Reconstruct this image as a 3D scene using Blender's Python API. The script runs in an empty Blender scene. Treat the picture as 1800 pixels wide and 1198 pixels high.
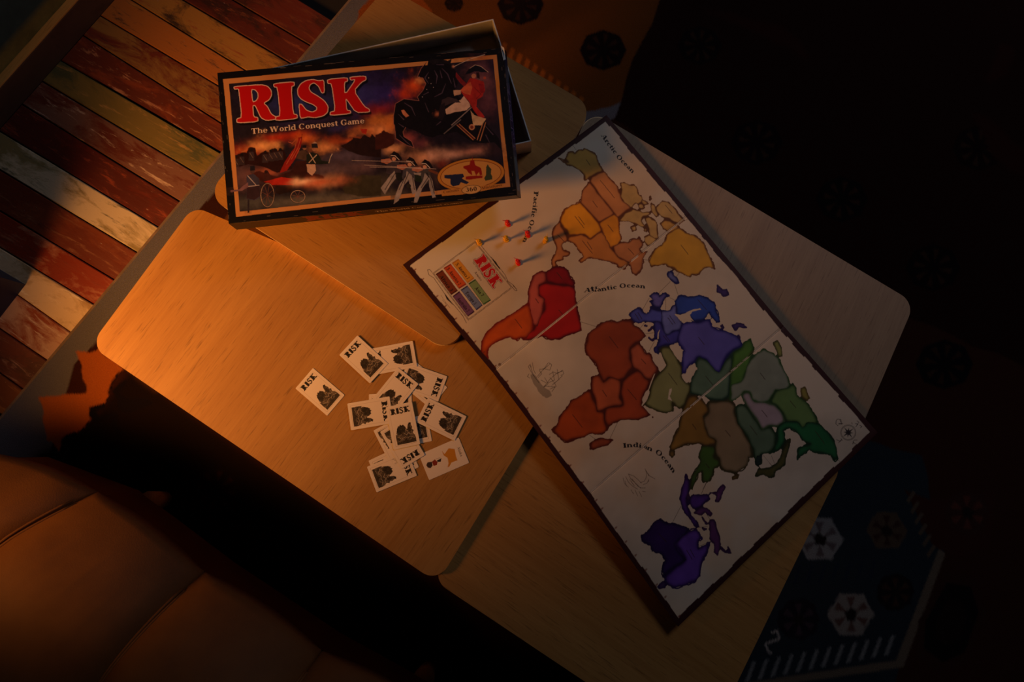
import bpy, bmesh, math, random
import numpy as np
from mathutils import Vector, Matrix, noise

random.seed(7)
rng = np.random.default_rng(7)
SC = bpy.context.scene
COL = SC.collection

# ------------------------------------------------------------------ camera
W, H, F = 1800.0, 1198.0, 1250.0
NADIR = (935.0, 760.0)                       # where straight-down lands in the frame
CAM_Z = 1.67
down_cam = Vector(((NADIR[0]-W/2)/F, -(NADIR[1]-H/2)/F, -1.0)).normalized()
ROT = down_cam.rotation_difference(Vector((0, 0, -1))).to_matrix()
CAM_LOC = Vector((0, 0, CAM_Z))
cam_data = bpy.data.cameras.new('camera')
cam_data.sensor_width = 36.0
cam_data.lens = 36.0*F/W
cam_data.clip_start = 0.01
cam = bpy.data.objects.new('camera', cam_data)
COL.objects.link(cam)
cam.matrix_world = Matrix.Translation(CAM_LOC) @ ROT.to_4x4()
SC.camera = cam


def P(x, y, z=0.0):
    """point of the horizontal plane at height z seen at photo pixel x, y"""
    d = ROT @ Vector(((x-W/2)/F, -(y-H/2)/F, -1.0))
    return CAM_LOC + d*((z-CAM_Z)/d.z)


RI = np.array(ROT.transposed())


def S(p):
    """photo pixels of world points (n,3)"""
    c = (np.atleast_2d(np.asarray(p, float)) - np.array(CAM_LOC)) @ RI.T
    return np.stack([W/2+F*c[:, 0]/-c[:, 2], H/2-F*c[:, 1]/-c[:, 2]], 1)


# ------------------------------------------------------------------ world, lights, exposure
world = bpy.data.worlds.new('world')
SC.world = world
world.use_nodes = True
bg = world.node_tree.nodes['Background']
bg.inputs[0].default_value = (0.55, 0.65, 0.9, 1)
bg.inputs[1].default_value = 0.004
SC.view_settings.view_transform = 'Standard'
SC.view_settings.look = 'None'
SC.view_settings.gamma = 1.0
SC.view_settings.use_curve_mapping = False
SC.view_settings.exposure = 0.0

lamp_xy = P(-460, 925, 0.45)
LAMP_POS = Vector((lamp_xy.x, lamp_xy.y, 0.99))
ld = bpy.data.lights.new('table_lamp_light', 'SPOT')
ld.energy = 100.0
ld.color = (1.0, 0.42, 0.10)
ld.shadow_soft_size = 0.18
ld.spot_size = math.radians(75)
ld.spot_blend = 1.0
lo = bpy.data.objects.new('table_lamp_light', ld)
COL.objects.link(lo)
lo.location = LAMP_POS
tgt = P(300, 500, 0.35)
lo.rotation_euler = (tgt-LAMP_POS).to_track_quat('-Z', 'Y').to_euler()

wd = bpy.data.lights.new('window_light', 'AREA')
wd.energy = 13.0
wd.color = (0.76, 0.80, 1.0)
wd.shape = 'RECTANGLE'
wd.size = 0.9
wd.size_y = 0.6
wo = bpy.data.objects.new('window_light', wd)
COL.objects.link(wo)
base = P(900, 430, 0.45)
dirw = (P(1100, 250, 0.45)-base).normalized()
wo.location = base + dirw*2.6 + Vector((0, 0, 2.1))
wo.rotation_euler = (P(950, 600, 0.4)-wo.location).to_track_quat('-Z', 'Y').to_euler()

# ------------------------------------------------------------------ helpers


def lin(c):
    c = np.asarray(c, float)/255.0
    return np.where(c <= 0.04045, c/12.92, ((c+0.055)/1.055)**2.4)


def l4(c):
    return (*[float(v) for v in lin(c)], 1.0)


def nodes_of(name):
    m = bpy.data.materials.new(name)
    m.use_nodes = True
    nt = m.node_tree
    return m, nt, nt.nodes['Principled BSDF']


def mixc(nt, fac, a, b, mode='MIX'):
    n = nt.nodes.new('ShaderNodeMix')
    n.data_type = 'RGBA'
    n.blend_type = mode
    for s, v in ((n.inputs[0], fac), (n.inputs[6], a), (n.inputs[7], b)):
        if hasattr(v, 'is_output'):
            nt.links.new(v, s)
        else:
            s.default_value = v
    return n.outputs[2]


def texn(nt, scale, detail=4, rough=0.6, vec=None, dist=0.0):
    n = nt.nodes.new('ShaderNodeTexNoise')
    n.inputs['Scale'].default_value = scale
    n.inputs['Detail'].default_value = detail
    n.inputs['Roughness'].default_value = rough
    n.inputs['Distortion'].default_value = dist
    if vec is not None:
        nt.links.new(vec, n.inputs['Vector'])
    return n.outputs[0]


def mapping(nt, scale=(1, 1, 1), rotz=0.0, loc=(0, 0, 0)):
    """texture space turned by rotz about z first, then scaled"""
    tc = nt.nodes.new('ShaderNodeTexCoord')
    a = nt.nodes.new('ShaderNodeMapping')
    a.inputs['Rotation'].default_value = (0, 0, rotz)
    a.inputs['Location'].default_value = loc
    b = nt.nodes.new('ShaderNodeMapping')
    b.inputs['Scale'].default_value = scale
    nt.links.new(tc.outputs['Object'], a.inputs[0])
    nt.links.new(a.outputs[0], b.inputs[0])
    return b.outputs[0]


def ramp(nt, fac, stops):
    r = nt.nodes.new('ShaderNodeValToRGB')
    e = r.color_ramp.elements
    while len(e) < len(stops):
        e.new(0.5)
    for el, (p, c) in zip(e, stops):
        el.position = p
        el.color = c if len(c) == 4 else l4(c)
    nt.links.new(fac, r.inputs[0])
    return r.outputs[0]


def bump(nt, bsdf, h, strength, dist=0.001):
    b = nt.nodes.new('ShaderNodeBump')
    b.inputs['Strength'].default_value = strength
    b.inputs['Distance'].default_value = dist
    nt.links.new(h, b.inputs['Height'])
    nt.links.new(b.outputs[0], bsdf.inputs['Normal'])


def plain(name, c, rough=0.6, var=0.12, scale=30, spec=0.5, bs=0.1):
    m, nt, b = nodes_of(name)
    n = texn(nt, scale, vec=mapping(nt))
    c = np.array(c, float)
    nt.links.new(ramp(nt, n, [(0.3, tuple(c*(1-var))), (0.7, tuple(np.minimum(c*(1+var), 255)))]), b.inputs['Base Color'])
    b.inputs['Roughness'].default_value = rough
    b.inputs['Specular IOR Level'].default_value = spec
    bump(nt, b, texn(nt, scale*8, vec=mapping(nt)), bs, 0.0005)
    return m


def wood(name, ang, light, mid, dark, rough=0.42):
    """veneer with the grain along angle ang (radians, world xy)"""
    m, nt, b = nodes_of(name)
    fine = texn(nt, 1.0, 5, 0.65, mapping(nt, (9, 260, 20), -ang), 0.3)
    broad = texn(nt, 1.0, 3, 0.5, mapping(nt, (1.6, 16, 5), -ang, (3, 1, 0)), 0.8)
    fleck = texn(nt, 1.0, 2, 0.5, mapping(nt, (28, 420, 20), -ang, (1, 7, 0)))
    c1 = ramp(nt, fine, [(0.3, mid), (0.7, light)])
    c2 = ramp(nt, broad, [(0.35, mid), (0.65, light)])
    c = mixc(nt, 0.5, c1, c2)
    f = ramp(nt, fleck, [(0.60, (0, 0, 0, 1)), (0.74, (0.55, 0.55, 0.55, 1))])
    c = mixc(nt, f, c, l4(dark))
    nt.links.new(c, b.inputs['Base Color'])
    b.inputs['Roughness'].default_value = rough
    b.inputs['Specular IOR Level'].default_value = 0.4
    bump(nt, b, fine, 0.12, 0.0006)
    return m


def print_mat(name, rough=0.55, spec=0.4, bs=0.05, scale=400):
    """ink laid on a sheet: colour attribute 'ink' plus fine paper relief"""
    m, nt, b = nodes_of(name)
    a = nt.nodes.new('ShaderNodeAttribute')
    a.attribute_name = 'ink'
    nt.links.new(a.outputs['Color'], b.inputs['Base Color'])
    b.inputs['Roughness'].default_value = rough
    b.inputs['Specular IOR Level'].default_value = spec
    bump(nt, b, texn(nt, scale, vec=mapping(nt)), bs, 0.0004)
    return m


def link(name, me, mat=None, parent=None):
    o = bpy.data.objects.new(name, me)
    COL.objects.link(o)
    if mat is not None:
        me.materials.append(mat)
    if parent is not None:
        o.parent = parent
    return o


def obj(name, bm, mat, parent=None, smooth=False):
    me = bpy.data.meshes.new(name)
    bmesh.ops.recalc_face_normals(bm, faces=bm.faces)
    bm.to_mesh(me)
    bm.free()
    if smooth:
        me.shade_smooth()
    return link(name, me, mat, parent)


def tag(o, label=None, cat=None, group=None, kind=None):
    for k, v in (('label', label), ('category', cat), ('group', group), ('kind', kind)):
        if v:
            o[k] = v
    return o


def empty(name, loc=(0, 0, 0)):
    o = bpy.data.objects.new(name, None)
    o.empty_display_size = 0.02
    COL.objects.link(o)
    o.location = loc
    return o


def put(o, parent):
    """parent keeping world coordinates (parents here are only translated)"""
    o.parent = parent
    o.location = Vector(o.location) - Vector(parent.location)
    return o


def slab(bm, poly, z0, z1, bev=0.0, seg=2):
    """prism from a list of xy points; z0,z1 may be lists per vertex"""
    n = len(poly)
    a = [z0]*n if not hasattr(z0, '__len__') else z0
    b = [z1]*n if not hasattr(z1, '__len__') else z1
    lo_ = [bm.verts.new((p[0], p[1], a[i])) for i, p in enumerate(poly)]
    hi_ = [bm.verts.new((p[0], p[1], b[i])) for i, p in enumerate(poly)]
    bm.faces.new(lo_[::-1])
    top = bm.faces.new(hi_)
    for i in range(n):
        j = (i+1) % n
        bm.faces.new((lo_[i], lo_[j], hi_[j], hi_[i]))
    if bev:
        bmesh.ops.bevel(bm, geom=list(top.edges), offset=bev, segments=seg, affect='EDGES', profile=0.6)
    return bm


def rounded(pts, r, n=10):
    """round the corners of a world-xy polygon"""
    out = []
    m = len(pts)
    for i in range(m):
        p0, p, p1 = (np.array(pts[(i-1) % m][:2]), np.array(pts[i][:2]), np.array(pts[(i+1) % m][:2]))
        a, b = p0-p, p1-p
        a /= np.linalg.norm(a)
        b /= np.linalg.norm(b)
        th = math.acos(np.clip(a@b, -1, 1))
        t = r/math.tan(th/2)
        bis = (a+b)/np.linalg.norm(a+b)
        c = p+bis*r/math.sin(th/2)
        s, e = p+a*t-c, p+b*t-c
        a0, a1 = math.atan2(s[1], s[0]), math.atan2(e[1], e[0])
        d = (a1-a0+math.pi) % (2*math.pi)-math.pi
        for k in range(n+1):
            ang = a0+d*k/n
            out.append((c[0]+r*math.cos(ang), c[1]+r*math.sin(ang)))
    return out


def tube(bm, pts, r, n=8):
    rings = []
    rr = r if hasattr(r, '__len__') else [r]*len(pts)
    pts = [Vector(p) for p in pts]
    for i, p in enumerate(pts):
        t = (pts[min(i+1, len(pts)-1)]-pts[max(i-1, 0)]).normalized()
        u = t.orthogonal().normalized() if i == 0 else (u-t*u.dot(t)).normalized()
        v = t.cross(u)
        rings.append([bm.verts.new(p+(u*math.cos(2*math.pi*k/n)+v*math.sin(2*math.pi*k/n))*rr[i]) for k in range(n)])
    for a, b in zip(rings, rings[1:]):
        for k in range(n):
            bm.faces.new((a[k], a[(k+1) % n], b[(k+1) % n], b[k]))
    bm.faces.new(rings[0][::-1])
    bm.faces.new(rings[-1])
    return bm


# ------------------------------------------------------------------ ink canvas (rasterises flat print into mesh colours)
def homog(src, dst):
    A = []
    for (x, y), (u, v) in zip(src, dst):
        A += [[x, y, 1, 0, 0, 0, -u*x, -u*y, -u], [0, 0, 0, x, y, 1, -v*x, -v*y, -v]]
    return np.linalg.svd(np.array(A, float))[2][-1].reshape(3, 3)


def happly(Hm, p):
    p = np.atleast_2d(np.asarray(p, float))
    q = np.c_[p, np.ones(len(p))] @ Hm.T
    return q[:, :2]/q[:, 2:]


CROPS = dict(a=(900, 190, .16694), b=(1080, 290, .17531), c=(940, 340, .13358), d=(830, 450, .16689), e=(1000, 480, .1669),
             f=(1100, 460, .15023), g=(900, 620, .15864), h=(1120, 560, .15027), i=(1280, 580, .21703), j=(1160, 690, .14193),
             k=(1100, 820, .19196), l=(1060, 760, .11687), m=(1100, 960, .12523), n=(1400, 680, .10019), o=(740, 420, .12517),
             p=(740, 350, .13356), A=(370, 20, .16694), B=(660, 20, .16694), C=(370, 210, .16694), D=(660, 210, .16694), x=(0, 0, 1),
             r=(1250, 850, .30556), s=(0, 560, .25047), t=(700, 0, .30556), y=(0, 0, .25042), z=(0, 300, .25042), E=(500, 570, .25869))


def tr(code, s):
    """'x,y x,y' measured on an enlarged detail of the photo -> photo pixels"""
    ox, oy, k = CROPS[code]
    v = np.array([[float(t) for t in q.split(',')] for q in s.split()])
    return v*k + (ox, oy)


def boxblur(a, r, it=2):
    r = int(r)
    if r < 1:
        return a
    for _ in range(it):
        for ax in (0, 1):
            p = np.pad(a, [(r+1, r) if k == ax else (0, 0) for k in range(a.ndim)], mode='edge')
            c = np.cumsum(p, axis=ax)
            n = a.shape[ax]
            a = (np.take(c, range(2*r+1, 2*r+1+n), ax)-np.take(c, range(0, n), ax))/(2*r+1)
    return a


def fractal(h, w, base, octaves=4, seed=0, sx=1.0, sy=1.0):
    """value noise in 0..1; base = cells across the width"""
    g = np.random.default_rng(seed)
    out = np.zeros((h, w))
    amp, tot = 1.0, 0.0
    for o in range(octaves):
        nx = max(2, int(base*sx*2**o))
        ny = max(2, int(base*sy*2**o*h/w))
        q = g.random((ny+2, nx+2))
        yy = np.linspace(0, ny, h)
        xx = np.linspace(0, nx, w)
        yi, xi = yy.astype(int), xx.astype(int)
        fy, fx = (yy-yi)[:, None], (xx-xi)[None]
        fy, fx = fy*fy*(3-2*fy), fx*fx*(3-2*fx)
        a = q[yi][:, xi]*(1-fx)+q[yi][:, xi+1]*fx
        b = q[yi+1][:, xi]*(1-fx)+q[yi+1][:, xi+1]*fx
        out += amp*(a*(1-fy)+b*fy)
        tot += amp
        amp *= 0.55
    return out/tot


def wobble(p, amp, seed, levels=3):
    g = np.random.default_rng(seed)
    p = np.asarray(p, float)
    for _ in range(levels):
        q = np.roll(p, -1, 0)
        d = q-p
        L = np.linalg.norm(d, axis=1, keepdims=True)
        nrm = np.c_[-d[:, 1], d[:, 0]]/np.maximum(L, 1e-9)
        m = (p+q)/2+nrm*(g.random((len(p), 1))-.5)*np.minimum(L*0.55, amp)*1.4
        out = np.empty((2*len(p), 2))
        out[0::2] = p
        out[1::2] = m
        p = out
        amp *= 0.6
    return p


class Canvas:
    """w x h colour cells, painted in the sheet's own units through to_uv (units -> 0..1)"""

    def __init__(s, w, h, uv, ss=2, bgc=(255, 255, 255)):
        s.w, s.h, s.ss = w, h, ss
        s.W, s.H = w*ss, h*ss
        s.uv = uv
        s.img = np.ones((s.H, s.W, 3))*lin(bgc)
        s.seed = 1

    def cells(s, p):
        q = s.uv(np.asarray(p, float))
        return q*np.array([s.W, s.H])-0.5

    def mask(s, q):
        """even-odd fill of cell polygon q -> (y0,y1,x0,x1,mask)"""
        x0, y0 = np.floor(q.min(0)).astype(int)-1
        x1, y1 = np.ceil(q.max(0)).astype(int)+2
        x0, y0, x1, y1 = max(x0, 0), max(y0, 0), min(x1, s.W), min(y1, s.H)
        if x1 <= x0 or y1 <= y0:
            return None
        m = np.zeros((y1-y0, x1-x0), bool)
        a, b = q, np.roll(q, -1, 0)
        xs = np.arange(x0, x1)
        for r in range(y0, y1):
            c = (a[:, 1] <= r) != (b[:, 1] <= r)
            if not c.any():
                continue
            xi = np.sort(a[c, 0]+(r-a[c, 1])*(b[c, 0]-a[c, 0])/(b[c, 1]-a[c, 1]))
            for k in range(0, len(xi)-1, 2):
                lo_, hi_ = max(int(math.ceil(xi[k])), x0), min(int(math.floor(xi[k+1])), x1-1)
                if hi_ >= lo_:
                    m[r-y0, lo_-x0:hi_-x0+1] = True
        return y0, y1, x0, x1, m

    def blend(s, box, m, c, a=1.0):
        y0, y1, x0, x1 = box
        m = (m*a)[..., None]
        s.img[y0:y1, x0:x1] = s.img[y0:y1, x0:x1]*(1-m)+c*m

    def poly_cells(s, q, c, a=1.0, soft=0):
        r = s.mask(q)
        if r is None:
            return
        y0, y1, x0, x1, m = r
        m = m.astype(float)
        if soft:
            pad = int(soft*2)+1
            Y0, Y1, X0, X1 = max(y0-pad, 0), min(y1+pad, s.H), max(x0-pad, 0), min(x1+pad, s.W)
            M = np.zeros((Y1-Y0, X1-X0))
            M[y0-Y0:y1-Y0, x0-X0:x1-X0] = m
            m = boxblur(M, soft)
            y0, y1, x0, x1 = Y0, Y1, X0, X1
        s.blend((y0, y1, x0, x1), m, lin(c), a)

    def poly(s, p, c, a=1.0, soft=0, wob=0):
        q = s.cells(p)
        if wob:
            s.seed += 1
            q = wobble(q, wob*s.ss, s.seed)
        s.poly_cells(q, c, a, soft)

    def land(s, p, fill, edge, wob=5, rim=4):
        """watercolour country: tinted fill that darkens to a rim"""
        s.seed += 1
        q = wobble(s.cells(p), wob*s.ss, s.seed)
        r = s.mask(q)
        if r is None:
            return
        y0, y1, x0, x1, m = r
        mf = np.pad(m.astype(float), 8)
        bl = boxblur(mf, max(2, int(rim*s.ss*1.0)), 2)[8:-8, 8:-8]
        t = np.clip((bl-0.55)/0.42, 0, 1)[..., None]
        n = fractal(m.shape[0], m.shape[1], 3, 3, s.seed)[..., None]*0.5+0.75
        c = lin(edge)*(1-t)+lin(fill)*n*t
        mm = m.astype(float)[..., None]
        s.img[y0:y1, x0:x1] = s.img[y0:y1, x0:x1]*(1-mm)+c*mm

    def line(s, p, w, c, a=1.0, soft=0):
        """w in photo pixels-equivalent cells/ss"""
        q = s.cells(p)
        w = w if hasattr(w, '__len__') else [w]*len(q)
        for i in range(len(q)-1):
            d = q[i+1]-q[i]
            L = np.linalg.norm(d)
            if L < 1e-6:
                continue
            n = np.array([-d[1], d[0]])/L
            wa, wb = w[i]*s.ss/2, w[i+1]*s.ss/2
            e = d/L*0.3
            s.poly_cells(np.array([q[i]+n*wa-e, q[i+1]+n*wb+e, q[i+1]-n*wb+e, q[i]-n*wa-e]), c, a, soft)

    def disc(s, p, r, c, a=1.0, n=18):
        q = s.cells([p])[0]
        t = np.linspace(0, 2*math.pi, n, endpoint=False)
        s.poly_cells(q+np.c_[np.cos(t), np.sin(t)]*r*s.ss, c, a)

    def blob(s, p, rx, ry, c, a=1.0, rough=0.0, ang=0.0):
        """soft round wash; radii in cells/ss"""
        q = s.cells([p])[0]
        R = int(max(rx, ry)*s.ss*2.2)+2
        x0, x1, y0, y1 = max(int(q[0])-R, 0), min(int(q[0])+R, s.W), max(int(q[1])-R, 0), min(int(q[1])+R, s.H)
        if x1 <= x0 or y1 <= y0:
            return
        X, Y = np.meshgrid(np.arange(x0, x1)-q[0], np.arange(y0, y1)-q[1])
        ca, sa = math.cos(ang), math.sin(ang)
        X, Y = X*ca+Y*sa, -X*sa+Y*ca
        d = (X/(rx*s.ss))**2+(Y/(ry*s.ss))**2
        if rough:
            s.seed += 1
            d = d*(1+rough*(fractal(y1-y0, x1-x0, 7, 4, s.seed)-.5)*4)
        s.blend((y0, y1, x0, x1), np.exp(-np.maximum(d, 0)*1.6), lin(c), a)

    def done(s):
        return s.img.reshape(s.h, s.ss, s.w, s.ss, 3).mean((1, 3))


def PV(px, z):
    """vectorised P: px (...,2), z scalar or (...)"""
    px = np.asarray(px, float)
    R3 = np.array(ROT)
    d = np.stack([(px[..., 0]-W/2)/F, -(px[..., 1]-H/2)/F, -np.ones(px.shape[:-1])], -1) @ R3.T
    t = (z-CAM_Z)/d[..., 2]
    return np.array(CAM_LOC)+d*t[..., None]


def cellgrid(h, w):
    u = (np.arange(w)+.5)/w
    v = (np.arange(h)+.5)/h
    u[0], u[-1], v[0], v[-1] = 0, 1, 0, 1
    return np.meshgrid(u, v)


def sheet(name, X, img, mat, parent=None):
    """grid mesh through the points X (h,w,3); one ink colour per vertex"""
    h, w, _ = img.shape
    idx = np.arange(w*h).reshape(h, w)
    f = np.stack([idx[:-1, :-1], idx[1:, :-1], idx[1:, 1:], idx[:-1, 1:]], -1).reshape(-1, 4)
    if np.cross(X[-1, 0]-X[0, 0], X[0, -1]-X[0, 0])[2] < 0:
        f = f[:, ::-1]
    me = bpy.data.meshes.new(name)
    me.vertices.add(w*h)
    me.vertices.foreach_set('co', np.ascontiguousarray(X.reshape(-1), dtype=np.float32))
    me.loops.add(f.size)
    me.loops.foreach_set('vertex_index', np.ascontiguousarray(f.reshape(-1), dtype=np.int32))
    me.polygons.add(len(f))
    me.polygons.foreach_set('loop_start', np.arange(0, f.size, 4, dtype=np.int32))
    me.update(calc_edges=True)
    me.shade_smooth()
    at = me.color_attributes.new('ink', 'FLOAT_COLOR', 'POINT')
    rgba = np.ones((w*h, 4), np.float32)
    rgba[:, :3] = img.reshape(-1, 3)
    at.data.foreach_set('color', rgba.reshape(-1))
    return link(name, me, mat, parent)


# ------------------------------------------------------------------ lettering: slab-serif glyphs as polygons (units: cap height .7)
def _arc(cx, cy, rx, ry, a0, a1, wx, wy, n=14):
    t = np.radians(np.linspace(a0, a1, n))
    o = np.c_[cx+rx*np.cos(t), cy+ry*np.sin(t)]
    i = np.c_[cx+(rx-wx)*np.cos(t), cy+(ry-wy)*np.sin(t)]
    return np.r_[o, i[::-1]]


def _r(x0, y0, x1, y1):
    return np.array([(x0, y0), (x1, y0), (x1, y1), (x0, y1)], float)


def _d(x0, y0, x1, y1, w):
    return np.array([(x0, y0), (x0+w, y0), (x1+w, y1), (x1, y1)], float)


def _vw(pts, ws):
    """ribbon with varying width through points"""
    p = np.array(pts, float)
    t = np.gradient(p, axis=0)
    n = np.c_[-t[:, 1], t[:, 0]]/np.linalg.norm(t, axis=1, keepdims=True)
    w = np.array(ws)[:, None]/2
    return np.r_[p+n*w, (p-n*w)[::-1]]


def glyph(c, T=.12, t=.045):
    """-> (advance, polygons)"""
    X, C = .48, .70
    ser = lambda x, y, w=.24: _r(x-w/2, y, x+w/2, y+t)
    st = lambda x, y0, y1: _r(x-T/2, y0, x+T/2, y1)
    R = lambda cx, cy, rx, ry, a0=0, a1=360: _arc(cx, cy, rx, ry, a0, a1, T, t, 28)
    if c == ' ':
        return .26, []
    if c == '.':
        return .22, [_arc(.1, .06, .06, .06, 0, 360, .059, .059, 12)]
    if c == 'o':
        return .52, [R(.26, .24, .22, .25)]
    if c == 'O':
        return .78, [R(.38, .35, .34, .37)]
    if c == 'c':
        return .46, [R(.25, .24, .22, .25, 40, 320), _arc(.37, .38, .07, .07, 0, 360, .069, .069)]
    if c == 'e':
        return .48, [R(.25, .24, .22, .25, 0, 325), _r(.08, .23, .46, .23+t)]
    if c == 'd':
        return .56, [R(.23, .24, .2, .25, 50, 310), st(.42, 0, C), ser(.36, C-t, .16), ser(.46, 0, .2)]
    if c == 'q':
        return .56, [R(.23, .24, .2, .25, 50, 310), st(.42, -.22, X), ser(.42, -.22, .26)]
    if c == 'p':
        return .56, [R(.32, .24, .2, .25, -130, 130), st(.14, -.22, X), ser(.14, -.22, .26), ser(.09, X-t, .16)]
    if c == 'a':
        return .50, [_arc(.24, .33, .18, .16, 0, 150, T*.9, t), st(.37, .05, .34), _arc(.2, .15, .16, .15, 60, 300, T, t), _r(.2, .25, .4, .25+t),
                     _d(.36, 0, .44, .05, .1), _r(.2, 0, .3, t)]
    if c == 'i':
        return .30, [st(.15, 0, X), ser(.15, 0), ser(.1, X-t, .16), _arc(.15, .63, .07, .07, 0, 360, .069, .069)]
    if c == 'l':
        return .30, [st(.15, 0, C), ser(.15, 0), ser(.1, C-t, .16)]
    if c in 'nh':
        return .60, [st(.14, 0, X if c == 'n' else C), ser(.14, 0), ser(.09, (X if c == 'n' else C)-t, .16),
                     _arc(.31, .3, .2, .19, 0, 150, T, t), st(.45, 0, .31), ser(.45, 0)]
    if c == 'm':
        return .88, [st(.14, 0, X), ser(.14, 0, .2), ser(.09, X-t, .16), _arc(.29, .3, .18, .19, 0, 150, T, t), st(.42, 0, .31), ser(.42, 0, .2),
                     _arc(.58, .3, .18, .19, 0, 150, T, t), st(.71, 0, .31), ser(.71, 0, .2)]
    if c == 'u':
        return .60, [st(.14, .18, X), ser(.1, X-t, .18), _arc(.28, .18, .2, .19, 180, 330, T, t), st(.45, 0, X), ser(.41, X-t, .18), ser(.5, 0, .14)]
    if c == 'r':
        return .42, [st(.14, 0, X), ser(.15, 0, .26), ser(.09, X-t, .16), _arc(.28, .3, .17, .19, 30, 150, T, t*1.4), _arc(.34, .4, .07, .07, 0, 360, .069, .069)]
    if c == 's':
        return .42, [_vw([(.33, .38), (.25, .45), (.14, .43), (.09, .35), (.16, .27), (.27, .21), (.33, .13), (.26, .04), (.15, .03), (.06, .11)],
                         [t, t*1.1, .08, .11, .12, .12, .11, .08, t*1.1, t]), _r(.32, .33, .36, .48), _r(.04, 0, .08, .16)]
    if c == 't':
        return .36, [st(.17, .1, .62), _r(.03, X-t, .33, X), _arc(.27, .13, .16, .14, 180, 300, T, t)]
    if c == 'f':
        return .36, [st(.15, 0, .56), ser(.16, 0, .26), _r(.03, X-t, .32, X), _arc(.27, .55, .18, .16, 40, 180, T, t), _arc(.33, .62, .06, .06, 0, 360, .059, .059)]
    if c == 'k':
        return .60, [st(.14, 0, C), ser(.14, 0), ser(.09, C-t, .16), _d(.2, .2, .42, X, .05), _d(.5, 0, .26, .28, -.13), ser(.5, 0, .2), ser(.44, X-t, .2)]
    if c in 'RPK':
        L = [_r(.09, 0, .09+T*1.25, C), ser(.15, 0, .3), ser(.15, C-t, .3)]
        if c == 'R':
            L += [_arc(.34, .52, .24, .18, -90, 90, T*1.2, t), _r(.15, C-t, .36, C), _r(.15, .34, .36, .34+t),
                  _vw([(.34, .36), (.44, .28), (.5, .1), (.6, .03), (.68, .05)], [.06, .13, .14, .1, .04])]
            return .70, L
        if c == 'P':
            return .62, L+[_arc(.34, .52, .24, .18, -90, 90, T*1.2, t), _r(.15, C-t, .36, C), _r(.15, .34, .36, .34+t)]
        return .74, L+[_d(.2, .26, .52, C, .06), _d(.52, 0, .3, .4, .16), ser(.62, 0, .28), ser(.56, C-t, .26)]
    if c == 'I':
        return .36, [_r(.18-T*.62, 0, .18+T*.62, C), ser(.18, 0, .32), ser(.18, C-t, .32)]
    if c == 'S':
        return .58, [_vw([(.46, .55), (.4, .64), (.28, .67), (.16, .62), (.13, .52), (.2, .43), (.34, .34), (.44, .25), (.45, .15), (.37, .05), (.25, .02), (.12, .06), (.07, .17)],
                         [t, t, t*1.4, .11, .15, .16, .16, .16, .15, .11, t*1.4, t, t]), _r(.46, .48, .5, .7), _r(.05, 0, .09, .23)]
    if c in 'CG':
        L = [_arc(.38, .35, .33, .37, 42, 318, T*1.2, t), _r(.6, .45, .64, .7)]
        if c == 'G':
            L += [_r(.5, .04, .5+T, .28), _r(.42, .28-t, .7, .28)]
        return .74, L
    if c == 'T':
        return .66, [_r(.33-T*.6, 0, .33+T*.6, C), ser(.33, 0, .3), _r(.04, C-t, .62, C), _r(.04, .52, .08, C), _r(.58, .52, .62, C)]
    if c == 'A':
        return .76, [_d(.1, 0, .36, C, .045), _d(.5, 0, .33, C, T*1.2), _r(.2, .2, .52, .2+t), ser(.12, 0, .22), ser(.57, 0, .28)]
    if c == 'W':
        return 1.02, [_d(.2, 0, .06, C, T*1.1), _d(.22, 0, .42, C, .05), _d(.58, 0, .42, C, T*1.1), _d(.62, 0, .84, C, .05), ser(.13, C-t, .28), ser(.46, C-t, .28), ser(.86, C-t, .24)]
    if c in 'EN':
        if c == 'E':
            return .64, [_r(.09, 0, .09+T*1.2, C), _r(.03, 0, .58, t), _r(.03, C-t, .56, C), _r(.15, .33, .42, .33+t), _r(.54, 0, .58, .2), _r(.52, .52, .56, C)]
        return .78, [_r(.13, 0, .17, C), _r(.6, 0, .64, C), _d(.56, 0, .1, C, T*1.3), ser(.14, 0, .22), ser(.1, C-t, .2), ser(.62, C-t, .22)]
    if c == 'M':
        return .92, [_r(.12, 0, .16, C), _r(.7, 0, .7+T, C), _d(.4, 0, .08, C, T*1.2), _d(.42, 0, .7, C, .05), ser(.14, 0, .22), ser(.76, 0, .24)]
    if c == '0':
        return .52, [_arc(.26, .35, .22, .37, 0, 360, T, t, 28)]
    if c == '2':
        return .52, [_arc(.26, .5, .2, .2, -20, 170, T, t), _vw([(.42, .46), (.3, .26), (.08, .06)], [.1, .09, .06]), _r(.06, 0, .46, .1)]
    if c == '3':
        return .52, [_arc(.24, .52, .2, .18, -90, 150, T, t), _arc(.24, .2, .22, .22, -150, 90, T, t)]
    if c == '5':
        return .52, [_arc(.23, .22, .22, .24, -150, 130, T, t), _r(.08, .4, .12, .7), _r(.08, .6, .44, .7)]
    if c == '6':
        return .52, [_arc(.26, .22, .22, .24, 0, 360, T, t, 28), _arc(.42, .3, .38, .42, 110, 190, T, t)]
    if c == '7':
        return .48, [_r(.05, .6, .46, .7), _d(.14, 0, .38, .62, T)]
    return .4, []


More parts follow.
